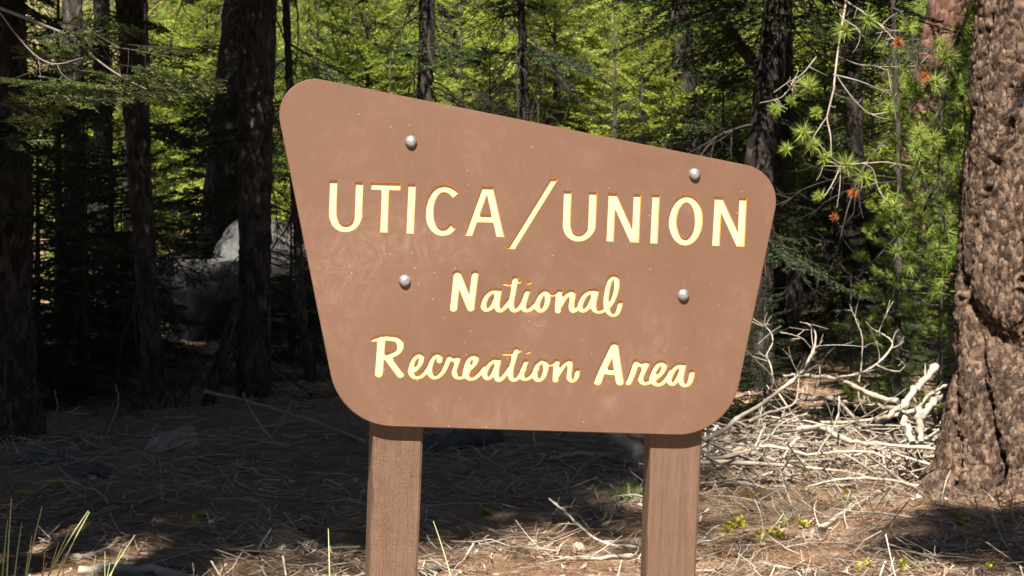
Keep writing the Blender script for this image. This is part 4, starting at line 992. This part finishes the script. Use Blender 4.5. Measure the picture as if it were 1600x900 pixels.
litter('brush_twigs', 5200, .12, .5, .0036, 'bleached', 'fine bleached twigs filling the sunlit brush pile', 3, 17., .05, 5, 3, .25,
       lambda x, y: np.exp(-(((800+x*F/y)-1290)/170)**2)*np.exp(-((y-14.2)/1.1)**2)+.28*(x > 1.0)*(y < 14.5), .4)

r = np.random.default_rng(19); mb = MB(); n = 1500
y = 9.6+9*r.random(n)**1.4; x = (r.random(n)*2-1)*(.29*y+.3); k = r.random(n) < patch(y+3, x+5)
for cx_, cy_ in zip(x[k], y[k]):
    l = r.uniform(.012, .045); th = np.sort(r.uniform(0, 6.28, 6)); rr_ = l*r.uniform(.5, 1.1, 6); q = np.stack([rr_*np.cos(th), rr_*np.sin(th)*.7, np.zeros(6)], 1)@rotm(r.uniform(0, 6.3), r.normal(0, .35), r.normal(0, .35)).T
    c_ = np.array([cx_, cy_, float(gz(cx_, cy_))+.012]); up_ = q+[0, 0, .008]
    mb.add(np.vstack([q, up_, [[0, 0, .01]]])+c_, [[6+i, 6+(i+1) % 6, 12] for i in range(6)]+[[i, (i+1) % 6, 6+i] for i in range(6)]+[[(i+1) % 6, 6+(i+1) % 6, 6+i] for i in range(6)])
tag(mb.build('bark_litter', M['litter'], smooth=False), 'chips of fallen bark among the needles', None, None, 'stuff')
def cone(px, py, label, seed):
    c = on_ground(px, py); r = np.random.default_rng(seed); mb = MB(); L, W = .105, .042
    A = rotm(r.uniform(0, 6.3), r.uniform(-.2, .2))
    for i in range(60):
        f = i/60; a = i*2.39996; w_ = W*(math.sin(math.pi*(.12+.82*f)))**.7; d = np.array([.45, math.cos(a), math.sin(a)]); d /= np.linalg.norm(d); b_ = np.array([L*f, 0, 0]); s_ = np.cross(d, [1, 0, 0]); s_ /= np.linalg.norm(s_)
        mb.add(np.array([b_-s_*.004, b_+s_*.004, b_+d*w_+s_*.009, b_+d*w_*1.12, b_+d*w_-s_*.009])@A.T+[0, 0, W*.8], [[0, 1, 2], [0, 2, 4], [4, 2, 3]])
    o = mb.build('pine_cone', M['litter'], smooth=False); o.location = [float(q) for q in c]; tag(o, label, 'pine cone')
for i, (x_, y_, lab) in enumerate([(1290, 838, 'pine cone on sunlit needles right of the long tapering branch'), (1175, 872, 'pine cone near the bottom edge beside the right post'), (905, 868, 'pine cone low between the posts'), (470, 862, 'pine cone near the bottom edge left of the left post'), (1420, 812, 'pine cone at the left end of the shade patch under the big pine')]): cone(x_, y_, lab, i)

# ------------------------------------------------------------------ small plants and grass
def weed(px, py, size, label, seed, m='weed', nl=46):
    c = on_ground(px, py); r = np.random.default_rng(seed); mb = MB(); n = nl
    p = np.stack([r.normal(0, size*.4, n), r.normal(0, size*.4, n), np.abs(r.normal(0, size*.35, n))+.01], 1)
    d = norm(r.normal(0, 1, (n, 3))+[0, 0, .5]); wv = norm(np.cross(d, r.normal(0, 1, (n, 3)))); l = size*r.uniform(.25, .5, n)
    v = np.stack([p, p+d*(l/2)[:, None]+wv*(l*.33)[:, None], p+d*l[:, None], p+d*(l/2)[:, None]-wv*(l*.33)[:, None]], 1)
    i = np.arange(n)[:, None]*4
    mb.add(v.reshape(-1, 3), np.concatenate([i+[0, 1, 2], i+[0, 2, 3]]))
    st = np.zeros((n, 3)); mb.blades(st, norm(p), np.linalg.norm(p, axis=1), norm(np.cross(p, r.normal(0, 1, (n, 3))))*.003)
    o = mb.build('low_plant', M[m], smooth=False); o.location = [float(q) for q in c]; tag(o, label, 'plant', 'small yellow plants on the forest floor')
W6 = Z(o6, s6, [(270, 255), (730, 262), (195, 392), (420, 392), (520, 390), (1285, 372), (1430, 600), (820, 618), (1010, 618), (1520, 372), (145, 430), (380, 450), (1385, 480), (300, 470)])
for i, (x, y) in enumerate(W6): weed(x, y, .055+.015*(i % 3), 'small yellow-green weed growing on the sunlit ground at right', 70+i)
for i, (x, y) in enumerate([(35, 780), (326, 721), (310, 814), (757, 806), (88, 762), (155, 805)]): weed(x, y, .07, 'small yellow-green weed growing in the dark shade', 90+i)
def grass(points, name, label, seed, wid=.0125, m='grass_stem', cat='grass'):
    """points: list of (bx,by, tx,ty, d) pixel base/top"""
    mb = MB(); r = np.random.default_rng(seed); b0 = None
    for (bx, tx, ty, d) in points:
        x0 = (bx-800)*d/F; b = np.array([x0, d, float(gz(x0, d))-.02]); t = at(tx, ty, d+r.uniform(-.15, .1))
        if b0 is None: b0 = b.copy()
        q = np.linspace(0, 1, 9)[:, None]; mid = (b+t)/2+np.array([(b[0]-t[0])*.12, 0, .03]); P = (1-q)**2*b+2*q*(1-q)*mid+q*q*t
        mb.tube(P-b0, np.linspace(wid/2, wid*.12, 9), 4, False)
    o = mb.build(name, M[m]); o.location = [float(v) for v in b0]; tag(o, label, cat); return o
D = 8.4
grass([(5, 18, 778, D), (8, 34, 816, D), (2, -2, 858, D), (18, 66, 790, D), (15, 138, 798, D), (40, 140, 800, D), (22, 50, 836, D), (48, 92, 846, D), (60, 70, 860, D), (-4, 12, 812, D), (30, 112, 822, D), (12, 27, 870, D), (30, 74, 878, D), (-12, -8, 800, D)], 'grass_clump', 'sunlit clump of tall pale grass stems in the bottom left corner', 1)
grass([(118, 211, 836, 8.6), (165, 164, 862, 8.6), (150, 172, 880, 8.6), (140, 190, 858, 8.6), (128, 150, 868, 8.6)], 'grass_clump', 'sparse sunlit grass blades right of the corner clump', 2)
grass([(103, 98, 870, 8.5)], 'wild_grass', 'single short grass stem between the two grass clumps', 3)
grass([(517, 513, 826, 8.6)], 'wild_grass', 'single upright grass stem left of the left post', 4)
grass([(730, 677, 814, 8.6)], 'wild_grass', 'single leaning grass stem right of the left post', 5)
c = on_ground(985, 780); mb = MB(); r = np.random.default_rng(8); n = 120
p = np.stack([r.normal(0, .07, n), r.normal(0, .06, n), np.zeros(n)], 1); d = norm(r.normal(0, .4, (n, 3))+[0, 0, 1]); mb.blades(p, d, r.uniform(.06, .16, n), norm(np.cross(d, r.normal(0, 1, (n, 3))))*.0035)
o = mb.build('grass_tuft', M['grass_tuft'], smooth=False); o.location = [float(q) for q in c]; tag(o, 'bright green grass tuft just left of the right post', 'grass')

# ------------------------------------------------------------------ pale pine twigs with needle tufts (right of the sign)
D0 = 13.4
o8, s8 = (1080, 0), 2.25
root = empty('dead_pine_limb', at(1330, -60, D0+.6)); tag(root, 'pale half-dead pine limb with green tufts hanging right of the sign', 'branch')
wb, gb, ob = MB(), MB(), MB(); bl = np.array(root.location)
def twig(pts, r0, r1, d0=0., d1=0.):
    q = Z(o8, s8, pts); P = cr([at(x, y, D0+d0+(d1-d0)*i/max(1, len(q)-1)) for i, (x, y) in enumerate(q)], 6)-bl
    wb.tube(P, np.linspace(r0*.8, r1*.7, len(P)), 5); return P
TW = [([(560, -130), (545, 0), (520, 150), (505, 270), (500, 330)], .012, .009, .6, 0), ([(505, 300), (485, 380), (478, 420), (490, 480), (492, 555)], .009, .006, 0, -.1), ([(478, 410), (450, 450), (425, 490)], .006, .004, 0, -.2),
      ([(510, 265), (540, 310), (580, 360), (630, 400), (690, 395)], .008, .005, 0, .2), ([(500, 262), (590, 285), (650, 310), (700, 330)], .007, .004, 0, .4), ([(440, 200), (390, 260), (340, 290), (290, 325)], .006, .004, .2, .1), ([(400, 265), (360, 300), (355, 335)], .004, .003, .1, .1),
      ([(370, 270), (320, 340), (240, 362)], .005, .003, .2, .1),
      ([(430, 490), (460, 520), (500, 560), (530, 575), (600, 575), (680, 570), (770, 585)], .007, .004, -.2, .3), ([(525, 580), (500, 640), (465, 695)], .006, .003, -.1, -.2), ([(525, 590), (522, 660), (512, 730)], .005, .003, -.1, -.1),
      ([(610, 575), (640, 600), (660, 670), (700, 720)], .006, .004, 0, .1), ([(470, 560), (455, 610), (440, 635)], .004, .003, -.1, -.1), ([(490, -10), (530, 60), (580, 95), (595, 115)], .006, .004, .5, .2), ([(540, 0), (600, 40), (660, 85), (715, 140)], .006, .004, .5, .2),
      ([(660, 85), (700, 105), (740, 110)], .004, .003, .3, .3), ([(520, 200), (600, 230), (700, 235), (790, 230), (830, 200)], .006, .003, .3, .7), ([(690, 240), (705, 330), (720, 420)], .005, .003, .5, .5)]
for t_ in TW: twig(*t_)
rr = np.random.default_rng(3)
for k in range(60):
    t_ = TW[rr.integers(len(TW))]; q = Z(o8, s8, t_[0]); i = rr.integers(0, len(q)-1); f = rr.random(); x = q[i][0]*(1-f)+q[i+1][0]*f; y = q[i][1]*(1-f)+q[i+1][1]*f
    P0_ = at(x, y, D0+t_[3]*(1-(i+f)/(len(q)-1))+t_[4]*(i+f)/(len(q)-1))-bl; dd = norm(rr.normal(0, 1, 3)+[0, 0, -.5]); s_ = rr.uniform(.05, .16); u = np.linspace(0, 1, 5)[:, None]
    wb.tube(P0_+dd*s_*u+rr.normal(0, .3, 3)*s_*u**2, np.linspace(.0035, .0015, 5), 3, False)
for (x, y, s_, dd, col) in [(620, 68, 1.15, .2, 0), (540, 105, 1.05, .2, 0), (760, 95, .9, .3, 0), (728, 150, .8, .2, 1), (412, 300, 1., .1, 0), (698, 380, .75, .2, 0), (395, 465, 1.0, -.2, 0), (335, 525, .7, -.1, 0), (425, 510, .8, -.2, 2),
                            (545, 580, 1.1, -.1, 0), (470, 555, .8, -.1, 0), (612, 625, 1.1, .0, 0), (570, 680, .7, -.1, 1), (715, 725, .85, .1, 0), (825, 265, .9, .5, 1), (860, 290, 1., .5, 0), (505, 765, .5, -.1, 1), (690, 710, .7, .1, 0), (440, 395, .6, .1, 0), (300, 380, .7, .1, 2), (350, 355, .5, .1, 2), (450, 690, .6, .0, 2), (805, 470, 1., .5, 0), (790, 520, .9, .5, 0), (850, 490, 1.1, .6, 0), (870, 150, 1., .5, 0), (900, 200, 1.2, .6, 0)]:
    p = Z(o8, s8, [(x, y)])[0]; P = at(*p, D0+dd)-bl
    for q in range(2): tuft(ob if col == 1 else gb, P, norm(rr.normal(0, 1, 3)+[0, -.5, .2])*(.5 if col != 1 else .4), rr, 70, (.105 if col != 1 else .075)*s_, .006)
wb.build('pale_twigs', M['bleached'], root); gb.build('green_needles', M['pine'], root, smooth=False); ob.build('orange_needles', M['orange_needles'], root, smooth=False)

# ------------------------------------------------------------------ sunlit pine bough close left of the big trunk
root = empty('pine_bough', at(1560, -40, 15.0)); tag(root, 'sunlit green pine bough drooping along left side of the big trunk', 'branch'); bl = np.array(root.location)
wb, gb = MB(), MB()
for k, (pts, dz0) in enumerate([([(1560, -40), (1510, 30), (1480, 110), (1470, 200), (1465, 300)], 0), ([(1500, 60), (1460, 120), (1425, 170)], .1), ([(1478, 150), (1440, 230), (1425, 290)], -.2), ([(1472, 200), (1500, 280), (1505, 350)], .2), ([(1466, 280), (1440, 340), (1430, 400)], -.1), ([(1466, 300), (1480, 380), (1475, 440)], .1), ([(1480, 100), (1505, 160), (1508, 220)], .3)]):
    q = cr([at(x, y, 15.0+dz0*i/(len(pts)-1)) for i, (x, y) in enumerate(pts)], 6)-bl; wb.tube(q, np.linspace(.014, .005, len(q)), 5)
    for j in range(13):
        i = rr.integers(len(q)//4, len(q)); d_ = norm(rr.normal(0, 1, 3)+[0, -.2, .1]); l_ = rr.uniform(.06, .26); Q = q[i]+d_*l_*np.linspace(0, 1, 4)[:, None]
        wb.tube(Q, np.linspace(.005, .003, 4), 3, False); tuft(gb, Q[-1], d_*.6, rr, 64, .10, .007)
wb.build('bough_wood', M['bark_dark'], root, smooth=False); gb.build('green_needles', M['pine'], root, smooth=False)

# ------------------------------------------------------------------ fir limb hanging into the top left corner
D1 = 7.7; KL = 7.7/14.2
root = empty('fir_limb', at(-60, -10, D1+.5)); tag(root, 'fir limb with yellow-green sprays hanging in the top left corner', 'branch'); bl = np.array(root.location)
wb, gb = MB(), MB()
def limb(pts, r0, r1, d0, d1):
    P = cr([at(x, y, d0+(d1-d0)*i/max(1, len(pts)-1)) for i, (x, y) in enumerate(pts)], 6)-bl; wb.tube(P, np.linspace(r0*KL, r1*KL, len(P)), 5); return P
A_ = limb([(-60, -10), (20, 20), (70, 40), (115, 60), (150, 92), (190, 120), (230, 140)], .016, .006, D1+.5, D1)
B_ = limb([(0, 20), (30, 60), (60, 90), (90, 100), (130, 90)], .008, .004, D1+.15, D1)
C_ = limb([(110, 55), (160, 70), (220, 80), (270, 90)], .007, .004, D1+.2, D1+.1)
for k in range(26):
    Q = (A_, B_, C_)[rr.integers(3)]; i = rr.integers(2, len(Q)); dd = norm(rr.normal(0, .6, 3)+[0, 0, -.8]); u = np.linspace(0, 1, 5)[:, None]; l = rr.uniform(.05, .16)
    wb.tube(Q[i]+dd*l*u+rr.normal(0, .3, 3)*l*u**2, np.linspace(.0018, .0008, 5), 3, False)
sb = MB()
for (x, y, az, L_len, dd) in [(30, 140, -.4, .8, .5), (100, 128, .2, .7, .6), (150, 140, -.5, .8, .3), (210, 128, .1, .75, .5), (-20, 165, -.2, .8, .4), (70, 150, .0, .65, -.2), (180, 100, -.1, .7, .6), (240, 120, -.6, .5, .2), (-10, 215, .2, .45, .3), (20, 90, -.5, .8, .8), (60, 120, -.2, .75, 0), (10, 130, .3, .7, .2), (120, 110, -.3, .75, .1), (190, 118, -.25, .85, .1), (230, 135, -.1, .6, 0), (0, 150, 3.3, .6, -.1), (150, 125, .5, .7, .3), (90, 35, -.2, .7, .4), (200, 70, -.15, .6, .3), (40, 60, .1, .7, .4), (-10, 190, .0, .5, 0), (170, 135, 2.8, .55, -.1), (90, 130, 3.4, .6, 0)]:
    (wv, wf), (lv, lf) = FBS[rr.integers(4)]; Rm = rotm(az+rr.normal(0, .2), R(rr.uniform(-12, 4)), rr.normal(0, .3)); L_len *= KL; p = at(x, y, D1+dd*.5)-bl
    sb.add(wv*L_len@Rm.T+p, wf); gb.add(lv*L_len@Rm.T+p, lf)
sb.build('spray_twigs', M['bark_dark'], root, smooth=False)
wb.build('bare_twigs', M['twig_pale'], root); gb.build('needle_sprays', M['fir_mid'], root, smooth=False)
